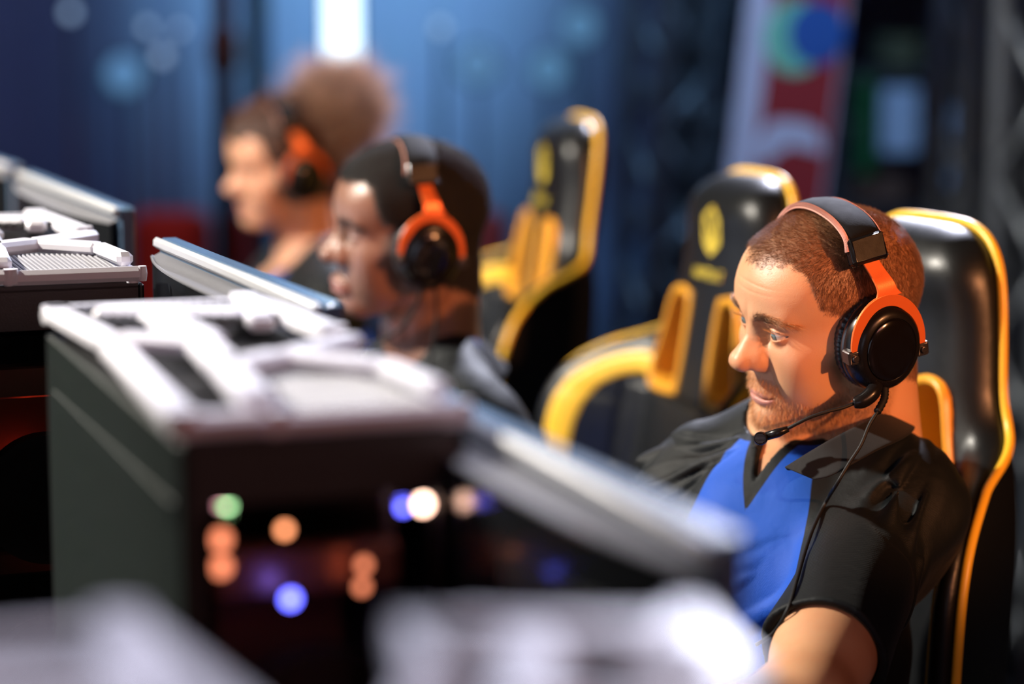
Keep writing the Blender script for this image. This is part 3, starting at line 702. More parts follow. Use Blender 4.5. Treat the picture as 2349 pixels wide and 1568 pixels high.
def shirt_mat(name, blue, black):
    m, nt, b, N, L = new_mat(name)
    a = N.new('ShaderNodeAttribute'); a.attribute_name = 'panel'
    r = N.new('ShaderNodeMapRange'); r.inputs[1].default_value = -0.0006; r.inputs[2].default_value = 0.0006; L.new(a.outputs['Fac'], r.inputs[0])
    tc = N.new('ShaderNodeTexCoord'); nz = N.new('ShaderNodeTexNoise'); nz.inputs['Scale'].default_value = 9; L.new(tc.outputs['Object'], nz.inputs[0])
    mx = N.new('ShaderNodeMix'); mx.data_type = 'RGBA'; mx.inputs[6].default_value = (*black, 1); mx.inputs[7].default_value = (*blue, 1); L.new(r.outputs[0], mx.inputs[0]); L.new(mx.outputs[2], b.inputs['Base Color'])
    b.inputs['Specular IOR Level'].default_value = 0.25; b.inputs['Sheen Weight'].default_value = 0.05; b.inputs['Sheen Roughness'].default_value = 0.4
    rs = N.new('ShaderNodeMapRange'); rs.inputs[3].default_value = 0.62; rs.inputs[4].default_value = 0.65; L.new(r.outputs[0], rs.inputs[0]); L.new(rs.outputs[0], b.inputs['Roughness'])
    v = N.new('ShaderNodeTexVoronoi'); v.inputs['Scale'].default_value = 820; v.inputs['Randomness'].default_value = 0.25; L.new(tc.outputs['Object'], v.inputs[0])
    n2 = N.new('ShaderNodeTexNoise'); n2.inputs['Scale'].default_value = 60; n2.inputs['Detail'].default_value = 3; L.new(tc.outputs['Object'], n2.inputs[0])
    b1 = N.new('ShaderNodeBump'); b1.inputs['Strength'].default_value = 0.35; b1.inputs['Distance'].default_value = 0.0006; L.new(v.outputs['Distance'], b1.inputs['Height'])
    b2 = N.new('ShaderNodeBump'); b2.inputs['Strength'].default_value = 0.25; b2.inputs['Distance'].default_value = 0.003; L.new(n2.outputs[0], b2.inputs['Height']); L.new(b1.outputs[0], b2.inputs['Normal']); L.new(b2.outputs[0], b.inputs['Normal'])
    return m

class Body:
    """one seated player: torso frame, arms, shirt, trousers, shoes"""
    def __init__(s, T, R, base, arms, wd=1.0, fem=0.0, bl=1.0, seeds=(), vz=-0.075, zips=False):
        s.T = np.array(T); s.R = R; s.base = np.array(base); s.arms = arms; s.wd = wd; s.fem = fem; s.seeds = seeds; s.vz = vz; s.amp = bl
    def loc(s, Q): return ((Q - s.T.astype(f32)) @ s.R.astype(f32))
    def wld(s, p): return s.R @ np.array(p, float) + s.T
    def vcut(s, p):
        """signed distance, negative inside the open neck"""
        x, y, z = p[:, 0], np.abs(p[:, 1]), p[:, 2]
        v = (y - (z - s.vz) * 0.42) * 0.9; v = np.maximum(v, -x + 0.0)
        n = ell(p, (-0.012, 0, 0.075 + 0.02 * (s.wd < 0.9) * (s.fem > 0)), (0.066 - 0.012 * s.fem, 0.060 - 0.014 * s.fem, 0.052))
        return np.minimum(np.where(z > s.vz - 0.05, v, 0.02), n)
    def shirt_f(s, Q):
        p = s.loc(Q); f = torso_f(p, 0.008, s.wd, s.fem)
        for A in s.arms:
            ax = np.array(A['el']) - A['sh']; L_ = np.linalg.norm(ax); ax = ax / L_; hem = A['sh'] + ax * A['hem'] 
            sl = cap(Q, A['sh'], A['sh'] + ax * (A['hem'] + 0.03), 0.056, A.get('cuff', 0.060))
            f = smin(f, sl, 0.035)
        fo = folds(p, 1.0, s.seeds) * sstep(0.06, 0.0, np.abs(f)); f = f - s.amp * fo
        for A in s.arms:
            ax = np.array(A['el']) - A['sh']; ax = ax / np.linalg.norm(ax); t = (Q - A['sh'].astype(f32)) @ ax.astype(f32)
            near = cap(Q, A['sh'] + ax * (A['hem'] + 0.03), A['el'] + ax * 0.05, 0.10, 0.10)
            f = smax(f, -np.maximum(near, A['hem'] - t), 0.002)
            f = smax(f, -cap(Q, A['sh'] + ax * A['hem'] * 0.7, A['sh'] + ax * (A['hem'] + 0.05), 0.047 * A.get('k', 1), A.get('cuff', 0.060) - 0.005), 0.002)
        vc = s.vcut(p); deep = torso_f(p, -0.004, s.wd, s.fem)
        f = smax(f, -np.maximum(vc, -deep), 0.0015)
        f = np.maximum(f, -(p[:, 2] + 0.50))
        return f
    def panel(s, V):
        p = (V - s.T) @ s.R; x, y, z = p[:, 0], np.abs(p[:, 1]), p[:, 2]
        w = np.interp(z, [-0.5, -0.25, -0.17, -0.10, -0.04, 0.02, 0.07], [0.140, 0.130, 0.118, 0.108, 0.092, 0.072, 0.055]) * s.wd
        pl = s.vcut(p)
        return np.minimum(w - y, np.where(x > 0.02, pl - 0.0115, 1.0))
    def build(s, parent, shirt_m, h=0.0035, trousers=None, shoe=None):
        pts = [s.wld((0.2, 0.25, 0.13)), s.wld((0.2, -0.25, 0.13)), s.wld((-0.16, 0.25, 0.1)), s.wld((-0.16, -0.25, 0.1)), s.wld((0, 0, -0.52)), s.wld((0.2, 0.1, -0.5)), s.wld((-0.2, 0, -0.45))]
        for A in s.arms: ax = np.array(A['el']) - A['sh']; pts.append(A['sh'] + ax / np.linalg.norm(ax) * A['hem'])
        lo, hi = bounds(pts, 0.04)
        V, Q = surf(lambda q: s.shirt_f(q), lo, hi, h); s.SV = V
        o = mesh_obj('polo_shirt', V - s.base, Q, shirt_m, parent); attr(o, 'panel', s.panel(V))
        return o
    def skin(s, h=0.003):
        out = []
        for A in s.arms:
            lo, hi = bounds([A['sh'], A['el'], A['wr'], np.array(A['wr']) + np.array(A['dir']) * 0.2], 0.09)
            out.append(surf(lambda q: limb_f(q, A), lo, hi, h))
        lo, hi = bounds([s.wld((0.12, 0.2, 0.1)), s.wld((0.12, -0.2, 0.1)), s.wld((-0.12, 0.2, -0.2)), s.wld((0.12, -0.2, -0.2))], 0.05)
        def nf(q):
            p = s.loc(q); f = torso_f(p, 0.0, s.wd, s.fem); f = smin(f, cap(p, (-0.03, 0, 0.02), (-0.015, 0, 0.10), 0.056, 0.05), 0.03)
            f = smin(f, cap(mir(p), (0.050, 0.012, 0.008), (0.03, 0.08, 0.022), 0.007, 0.006), 0.02)
            return np.maximum(f, -(p[:, 2] + 0.2))
        out.append(surf(nf, lo, hi, 0.004))
        return out
    def lower(s, parent, mt, ms, knees=0.42, foot_z=0.0):
        """trousers and shoes of the seated figure"""
        hips = [s.wld((0.0, 0.09 * sg, -0.52)) for sg in (-1, 1)]; fwd = s.R @ np.array([1.0, 0, 0]); fwd[2] = 0; fwd /= np.linalg.norm(fwd); left = np.array([-fwd[1], fwd[0], 0])
        kn = [hips[i] + fwd * knees + left * 0.05 * sg for i, sg in enumerate((-1, 1))]
        for k in kn: k[2] = 0.54
        an = [k + fwd * -0.02 for k in kn]; an = [np.array([a[0], a[1], foot_z + 0.13]) for a in an]
        def f(q):
            g = ell(s.loc(q), (0, 0, -0.52), (0.135, 0.18 * s.wd, 0.125))
            for i in (0, 1): g = smin(g, cap(q, hips[i], kn[i], 0.088, 0.066), 0.03); g = smin(g, cap(q, kn[i], an[i], 0.064, 0.046), 0.02)
            return g + 0.003 * sn(q, 60, 40, 80)
        lo, hi = bounds(hips + kn + an, 0.17)
        V, Q = surf(f, lo, hi, 0.012); mesh_obj('trousers', V - s.base, Q, mt, parent)
        for i in (0, 1):
            a = an[i]; a0 = np.array([a[0], a[1], foot_z])
            def g(q): return smax(smin(cap(q, a0 + (0, 0, 0.05), a0 + (0, 0, 0.10), 0.042, 0.045), ell((q - (a0 + fwd * 0.06 + (0, 0, 0.04)).astype(f32)) @ np.stack([fwd, left, [0, 0, 1.0]], 1).astype(f32), (0, 0, 0), (0.135, 0.045, 0.042)), 0.03), (foot_z + 0.002) - q[:, 2], 0.004)
            V, Q = surf(g, a0 - 0.22, a0 + 0.22, 0.01); mesh_obj('shoe', V - s.base, Q, ms, parent)

def collar_mesh(name, fold, outer, inner, m, parent, base, thick=0.0022):
    """folded collar: three rails swept round the neck (fold line, free edge, inner stand)"""
    n = len(fold); rows = []
    for t in np.linspace(0, 1, 7): rows.append(inner * (1 - t) + fold * t)
    c = fold + (outer - fold) * 0.12
    nrm = outer - fold
    for t in np.linspace(0.08, 1, 9):
        rows.append(fold * (1 - t) + outer * t)
    G = np.array(rows); k = len(rows); V = (G - base).reshape(-1, 3)
    F = [(i * n + j, i * n + j + 1, (i + 1) * n + j + 1, (i + 1) * n + j) for i in range(k - 1) for j in range(n - 1)]
    o = mesh_obj(name, V, F, m, parent); so = o.modifiers.new('thickness', 'SOLIDIFY'); so.thickness = thick; so.offset = 0
    sb = o.modifiers.new('smooth', 'SUBSURF'); sb.levels = 1; sb.render_levels = 1
    return o
# ------------------------------------------------------------ the player in focus
def sub(n): return np.random.default_rng(n)
HR1 = hair_mat('cropped_hair', (0.19, 0.085, 0.04)); BD1 = hair_mat('ginger_beard', (0.60, 0.31, 0.13)); BW1 = hair_mat('dark_brow', (0.17, 0.085, 0.045), trans=0.1)
SK1 = skin_mat('fair_skin', (0.66, 0.345, 0.18), (0.60, 0.235, 0.11), (0.55, 0.24, 0.19), (0.24, 0.11, 0.06), sss=0.12)
EY1 = eye_mat('grey_green_eye', (0.16, 0.20, 0.19), (0.03, 0.04, 0.05))
SHIRT = shirt_mat('polo_cloth', (0.006, 0.075, 0.46), (0.0022, 0.0038, 0.0046))
RIB = mat('ribbed_collar', (0.004, 0.004, 0.005), 0.75, spec=0.25, bump=0.2, bscale=1500, sheen=0.08)
TROU = mat('dark_trousers', (0.02, 0.022, 0.03), 0.8, bump=0.3); SHOE = mat('shoe_leather', (0.03, 0.03, 0.03), 0.4)
O1 = dict(HP, lidu=.0044, lidl=.0052, lines=1.6, sb=0.22, sh=0.65)
R1 = rot3(202.2, 11.8, -9.0); H1 = np.array([0.323, 2.402, 1.213])
T1 = np.array([0.292, 2.440, 1.040]); TR1 = rot3(236, -7, 2); B1 = np.array([0.33, 2.46, 0.48])
man = thing('person', 'man with cropped hair and ginger beard in a blue and black polo shirt', 'person', B1)
XF[0] = R1; XF[1] = H1 - B1
V, Q = surf(lambda q: head_f(q, O1), (-.12, -.1, -.14), (.13, .1, .14), .0012)
Nn = normals_of(V, Q)
def tw(p): return TR1 @ np.array(p, float) + T1
arms1 = [dict(sh=tw((-0.002, 0.098, -0.032)), el=P(1835, 1620, 2.13), wr=np.array([0.09, 2.13, DESK_Z + 0.035]), dir=(-0.93, -0.1, 0), s=1, hem=0.262, cuff=0.059, k=1.0),
         dict(sh=tw((-0.008, -0.132, -0.045)), el=P(1430, 1420, 2.62), wr=np.array([-0.06, 2.42, DESK_Z + 0.035]), dir=(-0.9, -0.35, 0), s=-1, hem=0.19, cuff=0.064)]
seeds1 = [((.105, .10, -.06), (.115, .03, -.10), (.11, -.06, -.15), .009, .9), ((.10, .12, -.10), (.12, .05, -.15), (.12, -.04, -.21), .010, .9),
          ((.09, .125, -.14), (.12, .07, -.20), (.12, .0, -.27), .010, .8), ((.11, .06, -.05), (.115, -.01, -.075), (.10, -.09, -.10), .008, .7),
          ((.10, .085, -.12), (.12, .02, -.18), (.115, -.07, -.22), .008, .6), ((.10, -.03, -.07), (.10, -.09, -.11), (.07, -.14, -.15), .008, .6),
          ((.02, .13, .05), (.07, .14, .0), (.09, .15, -.07), .009, .8), ((.03, .16, .03), (.07, .165, -.03), (.08, .16, -.10), .009, .8), ((-.03, .13, .06), (.04, .13, .035), (.08, .11, .0), .008, .7),
          ((.05, .19, -.02), (.08, .17, -.10), (.10, .15, -.18), .008, .7), ((.0, .20, -.06), (.05, .20, -.13), (.09, .18, -.20), .010, .7),
          ((.05, -.05, .03), (.06, -.11, .01), (.05, -.20, -.03), .006, .9), ((.06, -.07, .015), (.075, -.12, -.02), (.07, -.19, -.07), .006, .9), ((.03, -.06, .045), (.03, -.13, .035), (.02, -.21, .0), .006, .8),
          ((.08, -.09, .0), (.09, -.125, -.05), (.08, -.17, -.11), .006, .8), ((.0, -.09, .05), (.0, -.15, .03), (-.01, -.21, -.02), .006, .6), ((.07, -.10, -.03), (.07, -.15, -.06), (.06, -.20, -.10), .005, .6)]
body1 = Body(T1, TR1, B1, arms1, 0.77, 0, 0.0120, seeds1, vz=0.012)
parts = [(xf(V), Q)] + [(v - B1, q) for v, q in body1.skin()]
AV, AQ = join(parts); hd = mesh_obj('body', AV, AQ, SK1, man)
red, lip, st = head_attrs(V, O1); z_ = np.zeros(len(AV) - len(V))
attr(hd, 'red', np.concatenate([red, z_])); attr(hd, 'lip', np.concatenate([lip, z_])); attr(hd, 'stub', np.concatenate([st, z_]))
for s in (-1, 1): eyeball('eye', man, (0.0735, 0.0300 * s, 0.0220), (1, -0.06, -0.17), EY1)
rng = sub(1)
w = sstep(-0.003, 0.004, hairline(V, O1)); p, nn = sample_surface(V, Q, Nn, w, 60000, rng)
comb = np.tile(np.array([[0.25, 0, -0.75]]), (len(p), 1)) * sstep(0.13, 0.06, p[:, 2])[:, None] + np.array([[0.7, 0, 0.0]]) * sstep(0.06, 0.13, p[:, 2])[:, None]
ln = np.interp(p[:, 2], [-0.02, 0.05, 0.11], [0.0035, 0.0050, 0.0065]) * rng.uniform(0.6, 1.1, len(p)) * np.clip(sstep(-0.004, 0.012, hairline(p, O1)), 0.35, 1)
strands('hair', grow(p, nn, ln, comb, 0.7, 3, 0.22, rng), 0.00010, HR1, man)
w = beardmask(V, O1); p, nn = sample_surface(V, Q, Nn, w, 9500, rng)
ln = np.interp(p[:, 2], [-0.08, -0.04, -0.02], [0.0075, 0.005, 0.0055]) * rng.uniform(0.5, 1.15, len(p)) * np.interp(p[:, 0], [0, 0.06], [0.5, 1])
strands('beard', grow(p, nn, ln, np.tile(np.array([[0.1, 0, -0.8]]), (len(p), 1)) + np.sign(p[:, 1:2]) * np.array([[0, 0.2, 0]]), 0.6, 4, 0.30, rng), 0.00013, BD1, man)
brow_strands(V, Q, Nn, BW1, man, rng, tail=BD1)
lashes(BD1, man, O1, rng)
body1.build(man, SHIRT, 0.003)
body1.lower(man, TROU, SHOE)
# collar: fold line, free edge and inner stand from the near tip round the nape to the far tip
def rail(c, dz=0.0, pull=0.0):
    c = np.array([P(*k) for k in c]); r = spline(c, 90); ctr = r.mean(0)
    return r + (ctr - r) * np.array([pull, pull, 0]) + np.array([0, 0, 1.0]) * dz
fold_p = [(1800, 1072, 2.352), (1850, 1040, 2.345), (1900, 1010, 2.345), (1960, 978, 2.365), (2010, 950, 2.40), (2036, 930, 2.45), (2000, 915, 2.52), (1900, 925, 2.54), (1810, 950, 2.52), (1752, 990, 2.48), (1732, 1025, 2.44)]
out_p = [(1868, 1100, 2.325), (1905, 1092, 2.318), (1950, 1068, 2.318), (2010, 1035, 2.335), (2078, 1002, 2.38), (2098, 975, 2.46), (2050, 945, 2.57), (1930, 935, 2.61), (1800, 955, 2.58), (1722, 995, 2.52), (1706, 1034, 2.46)]
collar_mesh('collar', rail(fold_p), rail(out_p), rail(fold_p, -0.030 * np.sin(np.linspace(0.02, math.pi - 0.02, 91))[:, None] ** 0.7, 0.05), RIB, man, B1)
# ------------------------------------------------------------ headsets
HS_BLK = mat('headset_black', (0.007, 0.006, 0.006), 0.28, spec=0.25, coat=0.05, bump=0.02, bscale=900)
HS_GLOSS = mat('gloss_black', (0.005, 0.004, 0.004), 0.14, coat=0.25)
HS_ORG = mat('anodised_orange', (0.85, 0.17, 0.035), 0.36, metal=0.35, bump=0.05, bscale=700)
HS_PAD = mat('pad_leather', (0.018, 0.020, 0.021), 0.38, bump=0.3, bscale=150, coat=0.2)
HS_BAND = mat('band_leather', (0.005, 0.005, 0.006), 0.8, spec=0.15, bump=0.10, bscale=700)
HS_STI = mat('pink_thread', (0.75, 0.34, 0.26), 0.7)
HS_MET = mat('dark_metal', (0.10, 0.09, 0.09), 0.3, metal=0.8)
HS_FOAM = mat('cable_rubber', (0.006, 0.005, 0.005), 0.6, spec=0.3)

def make_headset(label, Hp, Rm, boom=None, cable=None, sides=(1, -1), detail=True, group=None):
    t = thing('headset', label, 'headset', Hp, rot=Matrix(Rm.tolist()).to_euler(), group=group)
    path = spline([(0.004, 0.0785, 0.106), (0.002, 0.0735, 0.117), (-0.001, 0.057, 0.1235), (-0.004, 0.033, 0.1270), (-0.006, 0, 0.1275), (-0.006, -0.030, 0.1225), (-0.003, -0.050, 0.112), (0.001, -0.064, 0.096), (0.004, -0.0715, 0.078)], 72)
    T = np.gradient(path, axis=0); T /= np.linalg.norm(T, axis=1)[:, None]; X = np.array([1.0, 0, 0]); 
    Nn_ = np.cross(T, X); Nn_ /= np.linalg.norm(Nn_, axis=1)[:, None]; Nn_ *= np.sign(Nn_[36, 2])
    hw, ht = 0.0195, 0.0048; sec = []
    for k in range(20):
        a = 2 * math.pi * k / 20; sec.append((hw * np.sign(math.cos(a)) * abs(math.cos(a)) ** 0.45, ht * np.sign(math.sin(a)) * abs(math.sin(a)) ** 0.7))
    V = []; Fq = []; m = len(path)
    for i in range(m):
        for (a, b) in sec:
            bb = b
            V.append(path[i] + X * a + Nn_[i] * bb - np.array([0, 0, 0.0035]) * (1 if a < 0 else 0) * abs(a) / hw)
    for i in range(m - 1):
        for k in range(20): Fq.append((i * 20 + k, i * 20 + (k + 1) % 20, (i + 1) * 20 + (k + 1) % 20, (i + 1) * 20 + k))
    Fq += [tuple(range(20)), tuple((m - 1) * 20 + k for k in range(20))]
    hb = mesh_obj('headband', V, Fq, HS_BAND, t)
    b = MB(); cord = path + X * (hw + 0.0006) - Nn_ * 0.0005
    n = 320 if detail else 60
    cs = np.linspace(0, m - 1.001, n)
    cp = np.stack([np.interp(cs, np.arange(m), cord[:, i]) for i in range(3)], 1); b.tube(cp, 0.0008 + 0.0003 * (np.arange(n) % 3 == 0), 6)
    if detail:
        for i in range(0, n, 2):
            j = cs[i]; c0 = np.array([np.interp(j, np.arange(m), (path + X * (hw - 0.002) + Nn_ * (ht * 0.9))[:, k]) for k in range(3)])
            c1 = np.array([np.interp(j + 0.25, np.arange(m), (path + X * (hw + 0.0014) + Nn_ * 0.001)[:, k]) for k in range(3)]); b.tube([c0, c1], 0.00035, 4)
        for i in range(0, n, 3):
            j = cs[i]; g = lambda o, q: np.array([np.interp(o, np.arange(m), (path - X * (hw - 0.0012) + Nn_ * q - np.array([0, 0, 0.0035]))[:, k]) for k in range(3)])
            b.tube([g(j, ht * 0.85), g(min(j + 0.3, m - 1), ht * 0.3) - X * 0.0022], 0.00035, 4)
    b.build('stitching', HS_STI, hb, True)
    for s in sides:
        Y = np.array([0, s * 1.0, 0]); M = mtx((0, 0, 0), (-s * 1.0, 0, 0), (0, 0, 1), Y)
        # slider box, tilted with the band
        zc = 0.1045 if s > 0 else 0.077; ax = np.array([0.05, s * 0.42, -0.9]); ax /= np.linalg.norm(ax); ou = np.cross(ax, X); ou /= np.linalg.norm(ou); ou *= np.sign(ou[1] * s)
        Mb = mtx((0.003, s * (0.0805 if s > 0 else 0.074), zc), X, np.cross(ax, X) * 1.0, ax) ; Mb[:3, 1] = np.cross(Mb[:3, 2], Mb[:3, 0])
        b = MB(); b.box((-0.0195, -0.0068, -0.0135), (0.0195, 0.0068, 0.0135), 0.0028, Mb); bx = b.build('slider_box', HS_BLK, t, sharp=40, bevel=0.0008)
        # stem + fork
        z0, rx, rz, yy = 0.013, 0.0415, 0.0500, 0.1035
        b = MB(); st = spline([(0.003, s * 0.083, zc - 0.008), (0.0, s * (0.092 if s > 0 else 0.088), 0.084 if s > 0 else 0.067), (-0.003, s * 0.1005, 0.072 if s > 0 else 0.0635), (-0.004, s * yy, 0.060)], 16)
        wv = np.interp(np.linspace(0, 1, len(st)), [0, 0.35, 0.8, 1], [0.0085, 0.0088, 0.0105, 0.015])
        V = []; Tn = np.gradient(st, axis=0)
        for p_, w_, t_ in zip(st, wv, Tn):
            t_ = t_ / np.linalg.norm(t_); o_ = np.cross(t_, X); o_ /= np.linalg.norm(o_)
            for (u_, v_) in ((-1, -1), (1, -1), (1, 1), (-1, 1)): V.append(p_ + X * u_ * w_ + o_ * v_ * 0.0013)
        Fs = [(i * 4 + k, i * 4 + (k + 1) % 4, i * 4 + 4 + (k + 1) % 4, i * 4 + 4 + k) for i in range(len(st) - 1) for k in range(4)] + [(0, 1, 2, 3), tuple(len(V) - 4 + k for k in range(4))]
        b.add(V, Fs)
        outer = []; inner = []
        for k in range(41):
            a = math.radians(-8 + 196 * k / 40); wd_ = 0.0098 + 0.0022 * math.sin(math.radians(180 * k / 40)) - 0.002 * (abs(k - 20) > 17)
            sh = 0.0 
            outer.append((rx * math.cos(a) - 0.001, z0 + rz * math.sin(a))); inner.append(((rx - wd_) * math.cos(a) - 0.001, z0 + (rz - wd_) * math.sin(a)))
        ring = outer + inner[::-1]; n = len(ring)
        V = []
        tl = math.radians(8.5); tc_, ts_ = math.cos(tl), math.sin(tl)
        def tilt(x, z): return (x * tc_ - (z - 0.06) * ts_ * 0.6 - 0.003, 0.06 + x * ts_ + (z - 0.06) * tc_)
        for (x, z) in ring: x, z = tilt(x, z); V.append((x, s * (yy + 0.0012), z))
        for (x, z) in ring: x, z = tilt(x, z); V.append((x, s * (yy - 0.0018), z))
        k1 = len(outer); Fs = []
        for i in range(k1 - 1):
            a_, b_, c_, d_ = i, i + 1, n - 2 - i, n - 1 - i
            Fs += [(a_, b_, c_, d_), (a_ + n, d_ + n, c_ + n, b_ + n)]
        Fs += [(i, i + n, (i + 1) % n + n, (i + 1) % n) for i in range(n)]
        b.add(V, Fs); fk = b.build('yoke', HS_ORG, t, sharp=35, bevel=0.0006)
        for sx_ in (1, -1):
            b = MB(); cx_, cz_ = tilt(rx * sx_ - 0.001 - 0.003 * sx_, 0.0035); b.box((cx_ - 0.0065, s * 0.097 - 0.006, cz_ - 0.008), (cx_ + 0.0065, s * 0.097 + 0.0085, cz_ + 0.006), 0.0015)
            b.lathe([(0.0002, 0), (0.0036, 0), (0.0036, 0.0035), (0.0030, 0.0042), (0.0002, 0.0042)], 16, mtx((cx_, s * 0.104, cz_ - 0.001), (-s, 0, 0), (0, 0, 1), Y)); b.build('pivot', HS_MET, fk, sharp=40, bevel=0.0005)
        kx = 0.84
        b = MB(); prof = [(0.001, 0.080), (0.040, 0.080), (0.0455, 0.082), (0.0475, 0.086), (0.0478, 0.090), (0.0472, 0.094), (0.0455, 0.099), (0.0430, 0.1035), (0.0400, 0.1072), (0.0365, 0.1094), (0.0333, 0.1100), (0.0328, 0.1090), (0.0324, 0.1088), (0.001, 0.1086)]
        b.lathe(prof, 64, M @ mtx(Y=(0, 1, 0), X=(1, 0, 0), Z=(0, 0, 1)), kx, 0.97); o = b.build('ear_cup', HS_BLK, t, sharp=50); o.location = (0.001, 0, 0.008); o.rotation_euler = (0, math.radians(-7), 0)
        b = MB(); b.lathe([(0.0320, 0.1084), (0.0318, 0.1100), (0.0308, 0.1108), (0.026, 0.1122), (0.017, 0.1134), (0.008, 0.1139), (0.0005, 0.1140)], 64, M, kx, 0.97); d_ = b.build('cover_disc', HS_GLOSS, o, sharp=50)
        b = MB(); b.lathe([(0.0475, 0.0815), (0.0486, 0.083), (0.0486, 0.0855), (0.0475, 0.087)], 64, M, kx, 0.97); b.build('trim_ring', HS_MET, o, sharp=50)
        # cushion with gathers
        pr = [(0.024, 0.079), (0.023, 0.072), (0.027, 0.066), (0.036, 0.0635), (0.044, 0.0655), (0.0485, 0.070), (0.0492, 0.076), (0.0480, 0.0805), (0.030, 0.0812)]
        b = MB(); b.lathe(pr, 180, M, kx, 0.97); V = np.array(b.v)
        ang = np.arctan2(V[:, 2], V[:, 0] / kx); rr = np.hypot(V[:, 2], V[:, 0] / kx); gth = 1 + 0.016 * np.sin(ang * 54 + 2 * np.sin(ang * 7)) * (rr > 0.040) * np.clip((np.abs(V[:, 1]) - 0.066) / 0.008, 0, 1)
        V[:, 0] *= gth; V[:, 2] *= gth; b.v = [tuple(v) for v in V]; c_ = b.build('ear_cushion', HS_PAD, t, True); c_.location = (0.001, 0, 0.008); c_.rotation_euler = (0, math.radians(-7), 0)
    return t

def to_local(pts, Hp, Rm): return (np.array(pts) - Hp) @ Rm
hs1 = make_headset('black headset with orange yokes worn by the bearded man in focus', H1, R1)
def snap(pts_px, f, off=0.002, d0=2.0, d1=2.8):
    """where sight lines first meet the surface f, kept a little off it"""
    out = []
    for (px, py) in pts_px:
        ds = np.linspace(d0, d1, 900); r = np.array([P(px, py, d) for d in ds]).astype(f32); v = f(r) - off; k = np.argmax(v < 0); out.append(ds[k] if (v < 0).any() else np.nan)
    return out
# microphone boom and cable of this headset
b = MB(); jp = to_local([P(2012, 880, 2.335), P(2000, 902, 2.330), P(1980, 918, 2.328), P(1958, 924, 2.328)], H1, R1)
b.tube(spline(jp, 18), np.interp(np.linspace(0, 1, 19), [0, 0.3, 0.75, 1], [0.0062, 0.0078, 0.0072, 0.0050]), 16)
jt = b.build('boom_joint', HS_BLK, hs1, True)
bp = to_local([P(1960, 924, 2.328), P(1935, 934, 2.325), P(1900, 943, 2.322), P(1860, 956, 2.322), P(1825, 973, 2.325), P(1800, 986, 2.33)], H1, R1)
b = MB(); pth = spline(bp, 90); b.tube(pth, 0.0016 + 0.00035 * (np.arange(len(pth)) % 2), 8); b.build('boom', HS_FOAM, hs1, True)
tp = to_local([P(1808, 983, 2.329), P(1785, 992, 2.332), P(1755, 1001, 2.336)], H1, R1)
b = MB(); b.tube(tp, [0.0030, 0.0045, 0.0042], 14); b.build('microphone_stem', HS_BLK, hs1, True)
mc = to_local([P(1745, 1005, 2.333)], H1, R1)[0]; vd = (CAM - P(1745, 1005, 2.333)); vd = vd / np.linalg.norm(vd) @ R1
zx = vd + np.array([0.25, 0, 0]); zx /= np.linalg.norm(zx); xx = np.cross((0, 0, 1.0), zx); xx /= np.linalg.norm(xx); Mm = mtx(mc, xx, np.cross(zx, xx), zx)
b = MB(); b.lathe([(0.0003, -0.006), (0.0050, -0.0055), (0.0066, -0.003), (0.0066, 0.0022), (0.0058, 0.0038), (0.0048, 0.0036), (0.0003, 0.0030)], 28, Mm); mi = b.build('microphone', HS_BLK, hs1, sharp=40)
b = MB()
for k in range(-3, 4): 
    w_ = math.sqrt(max(0.0047 ** 2 - (k * 0.0013) ** 2, 1e-8)); b.box((-w_, k * 0.0013 - 0.0003, 0.003), (w_, k * 0.0013 + 0.0003, 0.0042), 0, Mm)
b.build('grille', HS_MET, mi)
cpx = [(1994, 975), (1975, 1020), (1948, 1062), (1918, 1112), (1895, 1150), (1868, 1205), (1848, 1260), (1828, 1330), (1808, 1395), (1775, 1450), (1735, 1478)]
sf = lambda q: np.minimum(body1.shirt_f(q), 1.0)
dd = snap(cpx, sf, 0.004); base_d = 2.33; ds = []
dd = np.interp(np.arange(len(dd)), [i for i, v in enumerate(dd) if v == v], [v for v in dd if v == v]) if any(v == v for v in dd) else [2.33] * len(dd)
dd[0] = min(dd[0], 2.318); dd[1] = min(dd[1], 2.312); dd[2] = min(dd[2], 2.312); dd[3] = min(dd[3], 2.315)
cp = [P(2030, 890, 2.335), P(2028, 915, 2.330), P(2012, 945, 2.322)] + [P(x, y, d) for (x, y), d in zip(cpx, dd)]
cp = to_local(cp, H1, R1)
b = MB(); pth = spline(cp, 330); b.tube(pth, 0.0017 + 0.0003 * (np.arange(len(pth)) % 2), 8); b.build('cable', HS_FOAM, hs1, True)
b = MB(); rp = spline(cp[:3], 16); b.tube(rp, 0.0034 + 0.0007 * (np.arange(len(rp)) % 2), 12); b.build('strain_relief', HS_FOAM, hs1, True)
print('cable depths', dd)
# ------------------------------------------------------------ the two players farther away
def person(label, Hh, Rr, Tt, Tr, o, skin, hairm, eyem, arms, wd, fem, name='person', vz=-0.03, seeds=()):
    base = np.array([Tt[0], Tt[1], 0.48]); t = thing('person', label, 'person', base)
    XF[0] = Rr; XF[1] = Hh - base
    V, Q = surf(lambda q: head_f(q, o), (-.12, -.1, -.14), (.13, .1, .14), .0019)
    Nn = normals_of(V, Q); bd_ = Body(Tt, Tr, base, arms, wd, fem, 0.006, seeds, vz)
    AV, AQ = join([(xf(V), Q)] + [(v - base, q) for v, q in bd_.skin(0.004)])
    hd = mesh_obj('body', AV, AQ, skin, t); red, lip, st = head_attrs(V, o); z_ = np.zeros(len(AV) - len(V))
    attr(hd, 'red', np.concatenate([red, z_])); attr(hd, 'lip', np.concatenate([lip, z_])); attr(hd, 'stub', np.concatenate([st, z_]))
    for s in (-1, 1): eyeball('eye', t, (0.0735, 0.0300 * s, 0.0220), (1, -0.02, -0.15), eyem)
    return t, V, Q, Nn, bd_, base
